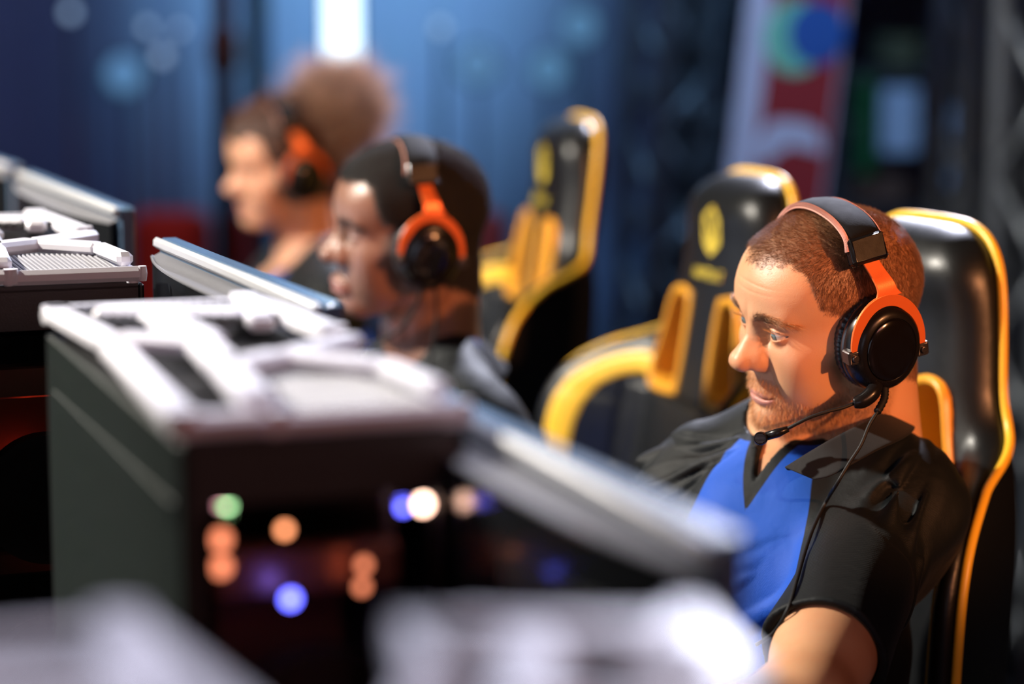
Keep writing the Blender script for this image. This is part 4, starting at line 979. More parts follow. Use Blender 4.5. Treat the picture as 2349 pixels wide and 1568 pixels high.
def neck_T(Hh, Rr, Tr, off=(-.02, 0, .085)): return Rr @ np.array((-.012, 0, -.13)) + Hh - Tr @ np.array(off)
EYB = eye_mat('brown_eye', (0.06, 0.03, 0.015), (0.02, 0.01, 0.01))
# man with short curly hair
O2 = dict(HP, lidu=.0024, lidl=.0030, nw=1.3, lip=1.30, prog=0.006, sh=0.9, sb=0.12)
R2 = rot3(195, 4, -10); H2 = np.array([-0.124, 3.0, 1.238]); TR2 = rot3(202, 12, 0); T2 = neck_T(H2, R2, TR2)
SK2 = skin_mat('brown_skin', (0.23, 0.115, 0.075), (0.20, 0.075, 0.045), (0.30, 0.12, 0.10), (0.02, 0.014, 0.012), rough=0.38, spec=0.6, sss=0.1)
HR2 = hair_mat('black_curls', (0.012, 0.010, 0.010), 0.55, 0.03)
JACK = shirt_mat('jacket_cloth', (0.010, 0.10, 0.58), (0.004, 0.006, 0.007))
def tt(T_, R_, p): return R_ @ np.array(p, float) + T_
def std_arms(T_, R_, b0, k=1.0, hem=0.22): return [dict(sh=tt(T_, R_, (-0.008, 0.155 * k, -0.03)), el=tt(T_, R_, (0.10, 0.235 * k, -0.24)) * (1, 1, 0) + (0, 0, 0.90), wr=AB(0.80, b0 - 0.12, DESK_Z + 0.035), dir=(-0.94, -0.30, 0), s=1, hem=hem), dict(sh=tt(T_, R_, (-0.008, -0.155 * k, -0.03)), el=tt(T_, R_, (0.10, -0.235 * k, -0.24)) * (1, 1, 0) + (0, 0, 0.90), wr=AB(0.80, b0 + 0.14, DESK_Z + 0.035), dir=(-0.94, -0.38, 0), s=-1, hem=hem)]
sd2 = [((.02, .13, .05), (.06, .15, .0), (.07, .16, -.08), .012, .9), ((-.06, .10, .06), (-.04, .16, .0), (-.02, .18, -.10), .012, .9), ((-.09, .05, .05), (-.10, .10, -.05), (-.08, .14, -.15), .012, .8), ((.09, .05, -.05), (.11, .02, -.10), (.11, -.05, -.15), .010, .6)]
man2, V, Q, Nn, body2, base2 = person('man with short curly black hair in profile, wearing a black jacket', H2, R2, T2, TR2, O2, SK2, HR2, EYB, std_arms(T2, TR2, 2.86), 1.0, 0, vz=-0.04, seeds=sd2)
rng = sub(2); w = sstep(-0.002, 0.004, hairline(V, O2)); p, nn = sample_surface(V, Q, Nn, w, 34000, rng)
ln = np.interp(p[:, 2], [-0.02, 0.04, 0.10], [0.003, 0.005, 0.006]) * rng.uniform(0.8, 1.15, len(p))
strands('hair', grow(p, nn, ln, np.zeros_like(p), 1.0, 9, 0.30, rng, curl=11.0, cr=0.0026), 0.00026, HR2, man2)
brow_strands(V, Q, Nn, HR2, man2, rng, 260)
body2.build(man2, JACK, 0.005); body2.lower(man2, TROU, SHOE)
def ring_collar(T_, R_, par, base, m, h=0.040, r=(0.074, 0.068), fwd=0.035, drop=0.075, flare=0.018, op=0.5):
    """standing collar folded outward, open at the front"""
    a = np.linspace(op, 2 * math.pi - op, 60); f = np.stack([-0.012 + r[0] * np.cos(a) + fwd * (np.cos(a) > 0) * np.cos(a) ** 2, r[1] * np.sin(a), 0.070 - drop * ((1 + np.cos(a)) / 2) ** 1.5], 1)
    o = f * (1, 1, 1) + np.stack([flare * 1.6 * np.cos(a), flare * 1.6 * np.sin(a), np.full(60, -h)], 1); i = f * (0.94, 0.94, 1) - (0, 0, 0.035)
    g = lambda q: q @ R_.T + T_
    return collar_mesh('collar', g(f), g(o), g(i), m, par, base, 0.004)
ring_collar(T2, TR2, man2, base2, RIB, 0.045)
hs2 = make_headset('black headset with an orange yoke worn by the man with short curly hair', H2, R2, detail=False, group=None)
b = MB(); b.tube(spline([(0.012, 0.100, -0.030), (0.022, 0.098, -0.056), (0.040, 0.090, -0.085), (0.066, 0.070, -0.105), (0.085, 0.052, -0.112)], 40), 0.0022, 8); b.build('boom', HS_FOAM, hs2, True)
b = MB(); b.tube(spline([(-0.004, 0.101, -0.034), (-0.002, 0.108, -0.07), (0.010, 0.12, -0.12), (0.03, 0.14, -0.19), (0.07, 0.15, -0.28)], 40), 0.0022, 8); b.build('cable', HS_FOAM, hs2, True)
# woman with the curly bun
O3 = dict(HP, lidu=.0016, lidl=.0022, nw=1.0, lip=1.15, prog=0.001, jaw=0.88, slim=0.80, chin=0.9, sh=0.6, sb=0.0, hl=-0.004)
R3 = rot3(203, 14, -12); H3 = np.array([-0.399, 4.28, 1.232]); TR3 = rot3(206, 4, 0); T3 = neck_T(H3, R3, TR3, (-.02, 0, .10))
SK3 = skin_mat('tan_skin', (0.58, 0.32, 0.20), (0.50, 0.22, 0.13), (0.45, 0.18, 0.15), (0.10, 0.05, 0.03))
HR3 = hair_mat('backlit_curls', (0.62, 0.38, 0.25), 0.35, 0.55); HC3 = mat('auburn_cap', (0.05, 0.022, 0.014), 0.6, bump=0.8, bscale=160)  # the pale hair colour has the backlight painted in
woman, V, Q, Nn, body3, base3 = person('woman with auburn curls gathered high on her head, looking down', H3, R3, T3, TR3, O3, SK3, HR3, EYB, std_arms(T3, TR3, 4.16, 0.86), 0.84, 0.6, vz=-0.045, seeds=sd2)
rng = sub(3)
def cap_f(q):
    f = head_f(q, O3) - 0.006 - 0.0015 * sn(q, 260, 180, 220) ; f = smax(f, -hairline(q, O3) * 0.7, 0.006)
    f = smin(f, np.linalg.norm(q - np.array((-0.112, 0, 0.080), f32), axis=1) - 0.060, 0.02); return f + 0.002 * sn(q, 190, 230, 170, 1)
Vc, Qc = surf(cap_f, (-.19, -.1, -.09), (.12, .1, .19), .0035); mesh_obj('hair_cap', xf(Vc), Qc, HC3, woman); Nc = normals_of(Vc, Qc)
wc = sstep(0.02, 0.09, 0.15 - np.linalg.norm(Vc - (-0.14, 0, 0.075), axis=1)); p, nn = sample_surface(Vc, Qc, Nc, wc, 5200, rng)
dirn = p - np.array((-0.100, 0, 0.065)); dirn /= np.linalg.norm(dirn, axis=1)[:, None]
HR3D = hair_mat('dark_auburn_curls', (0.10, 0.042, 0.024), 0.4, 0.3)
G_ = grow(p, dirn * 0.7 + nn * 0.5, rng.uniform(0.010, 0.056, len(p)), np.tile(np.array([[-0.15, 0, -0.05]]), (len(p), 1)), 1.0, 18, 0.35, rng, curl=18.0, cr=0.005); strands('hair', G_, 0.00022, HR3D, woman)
k_ = rng.random(len(p)) < 0.28; G_ = grow(p[k_], dirn[k_] * 0.7 + nn[k_] * 0.5, rng.uniform(0.03, 0.085, k_.sum()), np.tile(np.array([[-0.1, 0, 0.05]]), (k_.sum(), 1)), 1.0, 20, 0.40, rng, curl=22.0, cr=0.0055); strands('backlit_tips', G_, 0.00020, HR3, woman)  # pale outer strands paint the backlit halo round the bun
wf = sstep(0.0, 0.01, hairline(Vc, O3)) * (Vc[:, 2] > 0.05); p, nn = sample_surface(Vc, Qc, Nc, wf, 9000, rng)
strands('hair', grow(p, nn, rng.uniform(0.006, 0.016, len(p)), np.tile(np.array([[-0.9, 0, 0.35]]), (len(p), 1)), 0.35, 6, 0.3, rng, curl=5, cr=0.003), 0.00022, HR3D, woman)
brow_strands(V, Q, Nn, HR2, woman, rng, 200, 0.006)
body3.build(woman, JACK, 0.005); body3.lower(woman, TROU, SHOE)
ring_collar(T3, TR3, woman, base3, RIB, 0.035, (0.060, 0.055), 0.03, 0.07, 0.016)
hs3 = make_headset('black headset with a red-orange yoke worn by the woman', H3, R3, detail=False)
XF[0] = R1; XF[1] = H1 - B1
# ------------------------------------------------------------ gaming chairs
LEATH = mat('black_leatherette', (0.0045, 0.0052, 0.006), 0.38, spec=0.42, bump=0.07, bscale=420, btype='voronoi')
YEL = mat('yellow_trim', (0.90, 0.52, 0.035), 0.36, bump=0.05, bscale=400)
YELP = mat('yellow_plastic', (0.80, 0.36, 0.03), 0.32)
YELF = mat('yellow_print', (0.70, 0.52, 0.06), 0.5)
BPL = mat('black_plastic', (0.02, 0.02, 0.022), 0.4, bump=0.1, bscale=500)
HALF = [(0.0, 0.84), (0.058, 0.838), (0.094, 0.824), (0.116, 0.795), (0.127, 0.75), (0.134, 0.69), (0.140, 0.655), (0.155, 0.625), (0.185, 0.597), (0.222, 0.566), (0.250, 0.532), (0.264, 0.487), (0.267, 0.42), (0.262, 0.26), (0.250, 0.10), (0.238, 0.0)]
_h = spline(HALF, 70); OUTL = np.concatenate([_h, (_h[::-1] * (-1, 1))[:-1]])
SLOT = np.array([(0.046, 0.662), (0.060, 0.676), (0.082, 0.678), (0.100, 0.664), (0.112, 0.615), (0.128, 0.565), (0.118, 0.548), (0.060, 0.548), (0.047, 0.562)])
SLOT = spline(SLOT - (0, 0.014), 45, True)
def bend(ay, z):
    t = np.clip((ay - 0.132) / 0.130, 0, 1.3); return 0.135 * t ** 1.25 * sstep(0.645, 0.57, z) * (0.55 + 0.45 * sstep(-0.05, 0.2, z)) + 0.02 * sstep(0.62, 0.8, z) * 0 
def back_f(Q):
    x, y, z = Q[:, 0], np.abs(Q[:, 1]), Q[:, 2]
    d2 = poly_sdf(y, z, OUTL); X = x - bend(y, z)
    bulge = 0.034 * (1 - np.exp(np.minimum(d2, 0) / 0.024)) + 0.012 * np.exp(-((z - 0.79) / 0.04) ** 2) * (y < 0.14) + 0.010 * np.exp(-((y - 0.215) / 0.04) ** 2) * sstep(0.55, 0.45, z)
    sm = np.abs(z - (0.515 + 0.10 * y)); bulge = bulge - 0.006 * np.exp(-(sm / 0.004) ** 2) * (y < 0.16)
    bulge = bulge - 0.006 * np.exp(-((y - 0.165 - 0.03 * (z < 0.4)) / 0.004) ** 2) * (z < 0.53) - 0.003 * np.exp(-((y - 0.20) / 0.03) ** 2 - ((z - 0.50) / 0.006) ** 2)
    f = smax(d2, X - bulge, 0.022); f = smax(f, -X - 0.018 - 0.040 * (1 - np.exp(np.minimum(d2, 0) / 0.04)), 0.020)
    f = smax(f, -poly_sdf(y, z, SLOT), 0.010)
    return f * 0.85
def front_x(yz, off=0.001):
    yz = np.array(yz); xs = np.linspace(0.20, -0.02, 221); G = np.stack([np.repeat(xs[None], len(yz), 0), np.repeat(yz[:, :1], 221, 1), np.repeat(yz[:, 1:], 221, 1)], -1)
    v = back_f(G.reshape(-1, 3).astype(f32)).reshape(len(yz), 221); k = (v < 0).argmax(1); k = np.where((v < 0).any(1) & (xs[k] > -0.01), k, 178); return np.stack([xs[k] + off, yz[:, 0], yz[:, 1]], 1)
def strip(b, c2, w, off=0.002, thick=0.002):
    """flat band laid on the front of the backrest along a 2-D path"""
    c2 = np.array(c2); t = np.gradient(c2, axis=0); t /= np.linalg.norm(t, axis=1)[:, None]; n = np.stack([-t[:, 1], t[:, 0]], 1); rows = []
    ks = np.linspace(-0.5, 0.5, 5); w = np.broadcast_to(w, (len(c2),))
    for k in ks: rows.append(front_x(c2 + n * k * w[:, None], off))
    G = np.array(rows); m = len(c2); V = G.reshape(-1, 3); V2 = V - (0.006, 0, 0)
    F = [(i * m + j, i * m + j + 1, (i + 1) * m + j + 1, (i + 1) * m + j) for i in range(4) for j in range(m - 1)]; N0 = len(V)
    F2 = [tuple(q + N0 for q in f[::-1]) for f in F]
    bd = [(j, j + 1) for j in range(m - 1)]; F3 = []
    for j in range(m - 1): F3 += [(j + 1, j, j + N0, j + 1 + N0), (4 * m + j, 4 * m + j + 1, 4 * m + j + 1 + N0, 4 * m + j + N0)]
    for i in range(4): F3 += [(i * m, (i + 1) * m, (i + 1) * m + N0, i * m + N0), ((i + 1) * m + m - 1, i * m + m - 1, i * m + m - 1 + N0, (i + 1) * m + m - 1 + N0)]
    b.add(np.concatenate([V, V2]), F + F2 + F3)
def make_chair(label, loc, yaw, group=None):
    t = thing('gaming_chair', label, 'chair', loc, math.radians(yaw), group)
    rec = Matrix.Translation((-0.20, 0, 0.475)) @ Matrix.Rotation(math.radians(-9), 4, 'Y')
    def pl(o): o.matrix_local = rec; return o
    V, Q = surf(back_f, (-0.14, -0.30, -0.02), (0.22, 0.30, 0.87), 0.0045)
    bk = pl(mesh_obj('backrest', V, Q, LEATH, t))
    b = MB(); pts = []
    ol = OUTL[:-1] if False else OUTL
    idx = [i for i in range(len(OUTL)) if not (OUTL[i][1] < 0.002 and abs(OUTL[i][0]) < 0.235)]
    pp = np.array([OUTL[i] for i in range(len(OUTL))]); st = int(np.argmin(np.where(pp[:, 0] < 0, 9, 0) + pp[:, 1])); 
    seq = np.concatenate([_h[::-1], (_h * (-1, 1))[1:]]); seq = spline(seq[::2], 220)
    pp3 = np.stack([bend(np.abs(seq[:, 0]), seq[:, 1]) - 0.018, seq[:, 0] * 1.006, seq[:, 1] + 0.001], 1); b.tube(pp3, 0.0052, 10)
    b.build('piping', YEL, bk, True)
    for s in (1, -1):
        b = MB(); sl = SLOT * (s, 1); cen = sl.mean(0)
        prof = [(1.17, 0.002), (1.14, 0.014), (1.04, 0.016), (0.97, 0.010), (0.93, -0.01), (0.86, -0.035), (0.96, -0.046), (1.08, -0.044)]
        fx = front_x(cen + (sl - cen) * 1.13, 0)[:, 0]; fx = np.full(len(fx), 0.022); V = []; m = len(sl)
        for sc, dx in prof:
            q = cen + (sl - cen) * sc; V += [(fx[j] + dx if dx > -0.05 else dx, q[j, 0], q[j, 1]) for j in range(m)]
        F = [(i * m + j, i * m + (j + 1) % m, ((i + 1) % len(prof)) * m + (j + 1) % m, ((i + 1) % len(prof)) * m + j) for i in range(len(prof)) for j in range(m)]
        b.add(V, F if s > 0 else [f[::-1] for f in F]); b.build('slot_frame', YELP, bk, True)
        b = MB(); c = spline([(0.128, 0.552), (0.150, 0.556), (0.185, 0.540), (0.210, 0.508), (0.220, 0.455), (0.220, 0.38), (0.218, 0.20), (0.212, 0.04)], 60) * (s, 1)
        strip(b, c, np.interp(np.arange(len(c)), [0, 5, 30, len(c) - 1], [0.030, 0.030, 0.032, 0.020]), 0.0018); b.build('inlay_stripe', YEL, bk, True)
    b = MB(); c0 = np.array((0.0, 0.755)); hexo = [c0 + (0.025 * math.sin(a), 0.031 * math.cos(a)) for a in np.linspace(0, 2 * math.pi, 7)[:-1]]
    def seg(a, c_, w): strip(b, np.linspace(a, c_, 7), w, 0.0016)
    for i in range(6): seg(hexo[i], hexo[(i + 1) % 6], 0.006)
    for q0, q1 in (((-0.016, 0.772), (0.0, 0.742)), ((0.016, 0.772), (0.0, 0.742)), ((0.0, 0.742), (0.0, 0.726)), ((-0.017, 0.75), (-0.004, 0.733)), ((0.017, 0.75), (0.004, 0.733)), ((-0.008, 0.782), (0.008, 0.782))): seg(np.array(q0), np.array(q1), 0.006)
    b.build('emblem', YELF, bk)
    b = MB()
    G = {0: [((0, 0), (0, 1)), ((0, 1), (1, 0)), ((1, 0), (1, 1))], 1: [((0, 0), (.5, 1)), ((.5, 1), (1, 0)), ((.2, .4), (.8, .4))], 2: [((0, 0), (0, 1)), ((0, 1), (1, 1)), ((1, 1), (1, .5)), ((1, .5), (0, .5))], 3: [((0, 0), (0, 1)), ((0, 1), (.8, .8)), ((.8, .8), (.8, .2)), ((.8, .2), (0, 0))], 4: [((0, 1), (1, 1)), ((.5, 1), (.5, 0))]}
    for i, g in enumerate((0, 1, 2, 3, 1, 4)):
        x0 = 0.041 - i * 0.0145; x0 = -x0
        for (a, c_) in G[g]: seg(np.array((x0 + a[0] * 0.010, 0.690 + a[1] * 0.013)), np.array((x0 + c_[0] * 0.010, 0.690 + c_[1] * 0.013)), 0.0026)
    b.build('lettering', YELF, bk)
    # seat, arms, pedestal
    def seat_f(Q_):
        p = Q_; f = np.maximum(np.maximum(np.abs(p[:, 0] - 0.02) - 0.235, np.abs(p[:, 1]) - 0.255), np.abs(p[:, 2] - 0.45) - 0.045)
        g = smax(smax(np.abs(p[:, 0] - 0.02) - 0.245, np.abs(p[:, 1]) - 0.26, 0.06), np.abs(p[:, 2] - 0.45 - 0.03 * sstep(0.16, 0.25, np.abs(p[:, 1]))) - 0.05, 0.04); return g
    V, Q = surf(seat_f, (-0.3, -0.32, 0.36), (0.34, 0.32, 0.56), 0.012); mesh_obj('seat', V, Q, LEATH, t)
    for s in (1, -1):
        b = MB(); b.box((-0.06, s * 0.30 - 0.02, 0.42), (0.02, s * 0.30 + 0.02, 0.64), 0.008); b.box((-0.06, s * 0.26 - 0.05, 0.40), (0.02, s * 0.26 + 0.05, 0.425), 0.004)
        ar = b.build('armrest', BPL, t, sharp=40); b = MB(); b.box((-0.15, s * 0.30 - 0.045, 0.64), (0.10, s * 0.30 + 0.045, 0.668), 0.012); b.build('arm_pad', BPL, ar, sharp=40, bevel=0.004)
    b = MB(); b.lathe([(0.001, 0.10), (0.03, 0.10), (0.03, 0.26), (0.018, 0.27), (0.018, 0.40), (0.09, 0.40), (0.09, 0.412), (0.001, 0.412)], 24); b.build('gas_lift', BPL, t, sharp=40)
    b = MB()
    for k in range(5):
        a = k * 2 * math.pi / 5 + 0.3; b.bar((0, 0, 0.105), (0.31 * math.cos(a), 0.31 * math.sin(a), 0.075), 0.045, 0.035, bev=0.008)
    bs = b.build('base', BPL, t, sharp=40)
    for k in range(5):
        a = k * 2 * math.pi / 5 + 0.3; b = MB(); c = np.array((0.31 * math.cos(a), 0.31 * math.sin(a), 0.0285))
        b.lathe([(0.001, -0.022), (0.026, -0.022), (0.028, -0.018), (0.028, 0.018), (0.026, 0.022), (0.001, 0.022)], 20, mtx(c, (0, 0, 1), (math.cos(a), math.sin(a), 0), (-math.sin(a), math.cos(a), 0)))
        b.tube([c + (0, 0, 0.02), c + (0, 0, 0.05)], 0.006, 8); b.build('caster', BPL, bs, sharp=40)
    return t
def copy_tree(o, parent=None):
    c = o.copy(); col.objects.link(c)
    if parent is not None: c.parent = parent
    for ch in list(o.children): copy_tree(ch, c)
    return c
def place(o, loc, yaw, label): o.location = loc; o.rotation_euler = (0, 0, math.radians(yaw)); o['label'] = label; return o
chair1 = make_chair('black gaming chair with yellow piping behind the man in focus', (0.235, 2.565, -0.018), 208)
chair2 = place(copy_tree(chair1), (0.006, 3.12, 0.0), 201, 'empty gaming chair with a yellow emblem, seen between the two men')
chair3 = place(copy_tree(chair1), (-0.222, 3.90, 0.035), 193, 'narrow-looking gaming chair with orange edges, behind the man with short curly hair')
[c_ for c_ in chair1.children if c_.name.startswith('backrest')][0].matrix_local = Matrix.Translation((-0.20, 0, 0.475)) @ Matrix.Rotation(math.radians(-3.5), 4, 'Y')
# ------------------------------------------------------------ desk, computers, screens
DESK = mat('dark_desk', (0.028, 0.026, 0.026), 0.35, bump=0.05, var=0.3); MLEG = mat('desk_metal', (0.05, 0.05, 0.055), 0.4, metal=0.8)
ANG = math.atan2(UV_B[1], UV_B[0])          # along the row
def frame_AB(a, b, z): return AB(a, b, z), ANG
d = thing('gaming_desk', 'long dark desk carrying the computers and screens of the nearer team', 'desk', AB(0.5, 1.9, 0), ANG)
b = MB(); b.box((-1.85, -0.44, DESK_Z - 0.035), (2.3, 0.26, DESK_Z), 0.006); b.build('tabletop', DESK, d)
for x in (-1.6, 0.2, 2.1):
    for y in (-0.38, 0.20): b = MB(); b.box((x - 0.03, y - 0.03, 0), (x + 0.03, y + 0.03, DESK_Z - 0.035), 0.004); b.build('leg', MLEG, d)
b = MB(); b.box((-1.8, 0.19, 0.3), (2.25, 0.205, DESK_Z - 0.035)); b.build('modesty_panel', DESK, d)
d2 = thing('gaming_desk', 'dark desk of the opposing team along the bottom left edge', 'desk', AB(0.02, 1.2, 0), ANG)
b = MB(); b.box((-1.2, -0.16, DESK_Z - 0.035), (1.4, 0.44, DESK_Z), 0.006); b.build('tabletop', DESK, d2)
for x in (-1.0, 1.2):
    for y in (-0.08, 0.36): b = MB(); b.box((x - 0.03, y - 0.03, 0), (x + 0.03, y + 0.03, DESK_Z - 0.035), 0.004); b.build('leg', MLEG, d2)

WHT = mat('white_plastic', (0.80, 0.79, 0.86), 0.30, bump=0.05, bscale=500); GRN = mat('dark_side_panel', (0.013, 0.020, 0.019), 0.38, bump=0.15, bscale=600, var=0.3)
CBL = mat('case_black', (0.020, 0.020, 0.022), 0.38, bump=0.1, bscale=500); RIBW = mat('silver_mesh', (0.34, 0.34, 0.38), 0.38, metal=0.2)
PCB = mat('circuit_board', (0.11, 0.08, 0.08), 0.5, var=0.5); COP = mat('copper_fins', (0.42, 0.20, 0.13), 0.35, metal=0.7)
GLS, nt, bb, N_, L_ = new_mat('smoked_glass'); bb.inputs['Base Color'].default_value = (0.55, 0.5, 0.5, 1); bb.inputs['Roughness'].default_value = 0.03; bb.inputs['Transmission Weight'].default_value = 1.0; bb.inputs['IOR'].default_value = 1.15
def led(name, c, e): return mat(name, tuple(min(1, k) for k in c), 0.4, emit=c, es=e)
LEDS = dict(orange=led('orange_led', (1.0, 0.38, 0.16), 9), peach=led('peach_led', (1.0, 0.62, 0.45), 22), blue=led('blue_led', (0.10, 0.12, 1.0), 22), pink=led('pink_led', (1.0, 0.42, 0.50), 11), green=led('green_led', (0.45, 0.9, 0.40), 9), brown=led('amber_led', (0.8, 0.25, 0.12), 5), red=led('red_led', (1.0, 0.10, 0.04), 10))
CW, CL, CH = 0.185, 0.50, 0.524
def make_case(label, a, b0, group=None, lit=()):
    """tower computer: local x right, y away along the row, z up from the desk"""
    t = thing('desktop_computer', label, 'computer', AB(a, b0, DESK_Z), ANG - math.pi / 2, group)
    w, L, h = CW, CL, CH
    b = MB(); b.box((0, 0.0, 0.018), (0.006, L, h - 0.03), 0.002)
    for k in range(1): b.box((-0.0015, 0.02, h - 0.085 - 0.05 * k), (0.001, L - 0.03, h - 0.070 - 0.05 * k), 0.001)
    b.build('side_panel', GRN, t); b = MB(); b.box((w - 0.006, 0, 0.018), (w, L, h - 0.03), 0.002); b.build('side_panel', GRN, t)
    b = MB(); b.box((0, 0, 0.012), (w, L, 0.024)); b.box((0, L - 0.004, 0.02), (w, L, h - 0.03)); b.box((0.006, 0.001, h - 0.07), (w - 0.006, 0.03, h - 0.035)); b.box((0.006, 0.001, 0.024), (0.02, 0.012, h - 0.07)); b.box((w - 0.02, 0.001, 0.024), (w - 0.006, 0.012, h - 0.07)); b.box((0.006, 0.0, h - 0.045), (w - 0.006, L, h - 0.032))
    b.build('chassis', CBL, t)
    for x in (0.03, w - 0.03):
        for y in (0.05, L - 0.05): b = MB(); b.lathe([(0.001, 0), (0.014, 0), (0.012, 0.012), (0.001, 0.012)], 16, mtx((x, y, 0))); b.build('foot', CBL, t, sharp=40)
    b = MB(); b.box((0.012, -0.003, 0.03), (w - 0.012, 0.0005, h - 0.075)); b.build('front_window', GLS, t)
    # innards
    b = MB(); b.box((w - 0.04, 0.05, 0.05), (w - 0.034, L - 0.05, h - 0.06)); mb_ = b.build('motherboard', PCB, t)
    b = MB(); b.box((0.03, 0.09, 0.20), (w - 0.04, 0.30, 0.225), 0.003); b.box((0.05, 0.07, 0.235), (w - 0.05, 0.10, 0.27), 0.004); b.build('graphics_card', PCB, t)
    b = MB()
    for k in range(14): b.box((0.050, 0.12 + k * 0.006, 0.29), (0.135, 0.1225 + k * 0.006, 0.385))
    b.build('cooler', COP, t)
    b = MB(); b.box((0.03, 0.035, 0.385), (0.15, 0.06, 0.415), 0.002); b.build('drive_bay', COP, t)
    for z in (0.11, 0.29):
        b = MB(); n = 28; V = []; 
        for r0, r1, y0, y1 in ((0.056, 0.062, 0.014, 0.036),):
            b.lathe([(r0, y0), (r1, y0), (r1, y1), (r0, y1), (r0, y0)], 40, mtx((w / 2, 0, z), (1, 0, 0), (0, 0, -1), (0, 1, 0)))
        for k in range(9):
            a_ = k * 2 * math.pi / 9; b.bar((w / 2 + 0.014 * math.cos(a_), 0.025, z + 0.014 * math.sin(a_)), (w / 2 + 0.055 * math.cos(a_ + 0.3), 0.025, z + 0.055 * math.sin(a_ + 0.3)), 0.022, 0.0015, up=(math.sin(a_) * 0.6, 0.8, -math.cos(a_) * 0.6))
        b.lathe([(0.001, 0.018), (0.016, 0.018), (0.016, 0.034), (0.001, 0.034)], 20, mtx((w / 2, 0, z), (1, 0, 0), (0, 0, -1), (0, 1, 0)))
        b.build('fan', CBL, t)
    for (x, y, z, r, c) in lit:
        b = MB(); b.lathe([(0.0003, -r * 0.6), (r * 0.8, -r * 0.5), (r, 0), (r * 0.8, r * 0.5), (0.0003, r * 0.6)], 12, mtx((x, y, z), (1, 0, 0), (0, 0, -1), (0, 1, 0))); b.build('indicator_light', LEDS[c], t, True)
    # white roof frame with struts
    z0 = h - 0.030
    rails = [((0.008, L), (0.020, 0.31), 0.024, 0.016), ((0.020, 0.31), (0.002, 0.0), 0.024, 0.014), ((0.002, 0.0), (0.058, -0.004), 0.020, 0.012), ((0.058, -0.004), (0.182, -0.006), 0.010, 0.010), ((0.178, 0.29), (0.174, 0.0), 0.014, 0.008), ((0.008, L), (0.162, L), 0.018, 0.016), ((0.162, L), (0.178, 0.29), 0.024, 0.020)]
    b = MB()
    for p0, p1, wd_, z_ in rails:
        b.bar((*p0, z0 + z_), (*p1, z0 + z_), wd_, 0.014, bev=0.004)
        for q in (p0, p1): b.lathe([(0.001, -0.007), (wd_ / 2 - 0.001, -0.007), (wd_ / 2, 0), (wd_ / 2 - 0.001, 0.007), (0.001, 0.007)], 14, mtx((*q, z0 + z_)))
    rf = b.build('roof_frame', WHT, t, sharp=35)
    for p0, p1, wd_ in (((0.075, 0.28), (0.063, 0.135), 0.028), ((0.063, 0.135), (0.050, 0.004), 0.026), ((0.063, 0.14), (0.110, 0.172), 0.028), ((0.110, 0.172), (0.164, 0.110), 0.020), ((0.164, 0.110), (0.170, 0.010), 0.016), ((0.110, 0.172), (0.180, 0.235), 0.020), ((0.160, L - 0.01), (0.140, 0.35), 0.022), ((0.070, 0.40), (0.078, 0.27), 0.034), ((0.020, 0.30), (0.070, 0.25), 0.022)):
        b = MB(); b.bar((*p0, z0 + 0.022), (*p1, z0 + 0.022), wd_, 0.013, bev=0.004); b.build('strut', WHT, rf, sharp=35)
    b = MB(); b.bar((0.030, 0.445, z0 + 0.022), (0.140, 0.40, z0 + 0.022), 0.036, 0.014, bev=0.005); b.build('handle_plate', WHT, rf, sharp=35)
    b = MB(); n = 22
    for k in range(n):
        x = 0.070 + 0.098 * k / (n - 1); b.bar((x + 0.004, 0.006, z0 + 0.004), (x - 0.006, 0.140 - 0.03 * abs(k - 8) / 14, z0 + 0.014), 0.0026, 0.006, bev=0.0008)
    b.build('vent_grille', RIBW, t); b = MB(); b.box((0.006, 0.0, z0 - 0.004), (w - 0.006, 0.14, z0 + 0.003)); b.build('roof_tray', CBL, t)
    b = MB(); n = 18
    for k in range(n):
        x = 0.022 + (w - 0.044) * k / (n - 1); b.bar((x + 0.006, 0.37, z0 + 0.022), (x - 0.006, 0.48, z0 + 0.022), 0.004, 0.005)
    b.box((0.012, 0.14, z0), (w - 0.012, L - 0.01, z0 + 0.006)); b.build('vent_grille', CBL, t)
    return t
def inside(px, py, dy, a, b0):
    """case-space point behind the window where the photo shows a light"""
    O = AB(a, b0, DESK_Z); X = UV_A / np.linalg.norm(UV_A); Y = UV_B; r = P(px, py, 1.0) - CAM; t_ = ((O + Y * dy - CAM) @ Y) / (r @ Y); q = CAM + r * t_ - O; return (q @ X, dy, q[2])
lit1 = []
for px, py, r, c in ((452, 1082, .0028, 'orange'), (478, 1152, .0034, 'pink'), (537, 1155, .0034, 'green'), (978, 1075, .0048, 'peach'), (1052, 1150, .0052, 'peach'), (992, 1158, .0032, 'blue'), (685, 1212, .0036, 'orange'), (470, 1240, .006, 'brown'), (500, 1300, .006, 'brown'), (700, 1370, .005, 'blue'), (890, 1290, .004, 'brown'), (885, 1340, .004, 'brown')):
    x, y, z = inside(px, py, 0.008, 0.305, 1.43); x = min(max(x * 0.88, 0.026), 0.158); lit1.append((x, y, z, r, c))
case1 = make_case('dark tower computer with a white strutted roof, large and blurred at centre left', 0.305, 1.43, 'white-roofed tower computers', lit1)
lit2 = [(0.09, 0.05, 0.30, 0.006, 'red'), (0.12, 0.05, 0.25, 0.008, 'red'), (0.16, 0.05, 0.08, 0.006, 'orange'), (0.15, 0.05, 0.2, 0.004, 'red')]
case2 = make_case('tower computer with a crisp white roof at the far left edge', 0.262, 2.24, 'white-roofed tower computers', lit2)
case3 = make_case('small tower computer whose blurred white roof crosses the bottom centre of the photo', 0.275, 0.405)
case3.location = (-0.046, 0.752, DESK_Z); case3.rotation_euler = (0, 0, 0); case3.scale = (0.72, 0.40, 1.0)
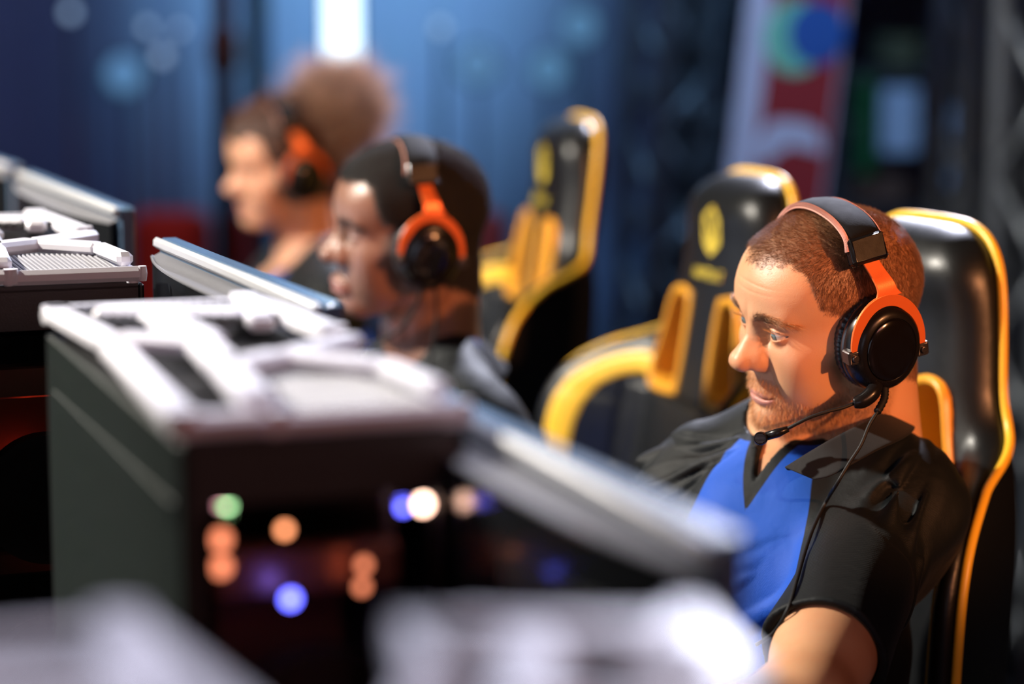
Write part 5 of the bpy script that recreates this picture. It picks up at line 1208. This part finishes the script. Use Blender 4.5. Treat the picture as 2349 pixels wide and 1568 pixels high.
case4 = make_case('tower computer on the opposing desk, its blurred roof filling the bottom left corner', 0.012, 0.44, 'white-roofed tower computers')

MBK = mat('monitor_back', (0.010, 0.011, 0.013), 0.14, spec=0.18, bump=0.01, bscale=400); MGR = mat('monitor_grey', (0.20, 0.20, 0.22), 0.34, bump=0.15, bscale=800); MSL = mat('monitor_silver', (0.66, 0.67, 0.70), 0.30, metal=0.4)
MBZ = mat('monitor_bezel', (0.10, 0.17, 0.27), 0.25, coat=0.3, bump=0.03, bscale=600)
SCR = mat('lit_screen', (0.02, 0.02, 0.03), 0.2, emit=(0.55, 0.62, 0.8), es=1.6)
def make_monitor(label, pn, pf, group):
    """pn, pf: near and far top corners in the world; the screen faces the players"""
    pn = np.array(pn); pf = np.array(pf); mid = (pn + pf) / 2; L = np.linalg.norm((pf - pn)[:2]); top = mid[2] - DESK_Z
    ang = math.atan2(pf[1] - pn[1], pf[0] - pn[0]); t = thing('monitor', label, 'monitor', (mid[0], mid[1], DESK_Z), ang, group)
    hl = L / 2; z1 = top; z0 = top - 0.34        # local x along the row, -y towards the players
    b = MB(); b.box((-hl, -0.016, z0), (hl, 0.003, z1), 0.003); bz = b.build('bezel', MBZ, t, sharp=40)
    b = MB(); b.box((-hl + 0.012, -0.0172, z0 + 0.02), (hl - 0.012, -0.0158, z1 - 0.012)); b.build('screen', SCR, bz)
    b = MB(); b.box((-hl, 0.003, z1 - 0.010), (hl, 0.010, z1 + 0.001), 0.003); b.build('edge_strip', MSL, bz, sharp=40)
    # bulged back
    V = []; nx, nz = 26, 12; prof = lambda u: 0.012 + 0.024 * (1 - abs(u) ** 2.6)
    for j in range(nz):
        z = z0 + 0.02 + (z1 - 0.018 - z0 - 0.02) * j / (nz - 1)
        for i in range(nx):
            u = -1 + 2 * i / (nx - 1); V.append((u * (hl - 0.006), prof(u), z))
    F = [(j * nx + i, j * nx + i + 1, (j + 1) * nx + i + 1, (j + 1) * nx + i) for j in range(nz - 1) for i in range(nx - 1)]
    o = mesh_obj('back_shell', V, [f[::-1] for f in F], MBK, t, sharp=40)
    b = MB(); V = [(-hl + 0.006 + (2 * hl - 0.012) * i / (nx - 1), prof(-1 + 2 * i / (nx - 1)), z1 - 0.018) for i in range(nx)] + [(-hl + 0.006 + (2 * hl - 0.012) * i / (nx - 1), 0.004, z1 - 0.014) for i in range(nx)]
    b.add(V, [(i, i + 1, nx + i + 1, nx + i) for i in range(nx - 1)]); b.tube(V[:nx], 0.0016, 6); b.build('back_ledge', MGR, o, sharp=40)
    b = MB()
    for k in range(16): b.box((-hl + 0.10 + k * 0.008, 0.020, z1 - 0.10), (-hl + 0.103 + k * 0.008, 0.037, z1 - 0.055))
    b.build('cooling_slots', CBL, o)
    b = MB(); b.box((-0.03, 0.045, 0.02), (0.03, 0.065, top - 0.12), 0.006); b.box((-0.10, -0.17, 0.0), (0.10, 0.07, 0.014), 0.006); b.build('stand', MBK, t, sharp=40)
    return t
MG = 'monitors seen edge-on along the desk'
make_monitor('nearest monitor, its pale top edge sloping down in front of the bearded man', P(1655, 1268, 1.232), P(968, 862, 1.69), MG)
make_monitor('middle monitor with a grey ledge, in front of the two far players', P(748, 692, 1.923), P(372, 548, 2.43), MG)
make_monitor('farther monitor above the white-roofed tower at the left edge', P(280, 492, 2.75), P(52, 378, 3.30), MG)
make_monitor('monitor cut off by the left edge of the photo', P(28, 402, 3.55), P(-160, 300, 4.1), MG)
KEY = mat('key_caps', (0.03, 0.03, 0.032), 0.5)
for lab, a, b0 in (('black keyboard before the bearded man', 0.80, 2.02), ('black keyboard before the man with short curly hair', 0.76, 2.84), ('black keyboard before the woman with the curly bun', 0.78, 4.0)):
    t = thing('keyboard', lab, 'keyboard', AB(a, b0, DESK_Z), ANG, 'keyboards on the desk')
    if b0 > 3.9: t.location = AB(0.72, 3.95, DESK_Z)
    b = MB(); b.box((-0.22, -0.065, 0), (0.22, 0.065, 0.018), 0.004); k_ = b.build('keyboard_body', CBL, t)
    b = MB()
    for r in range(5):
        for c in range(20): b.box((-0.212 + c * 0.0213, -0.055 + r * 0.0225, 0.018), (-0.195 + c * 0.0213, -0.037 + r * 0.0225, 0.027), 0.002)
    b.build('keys', KEY, k_)
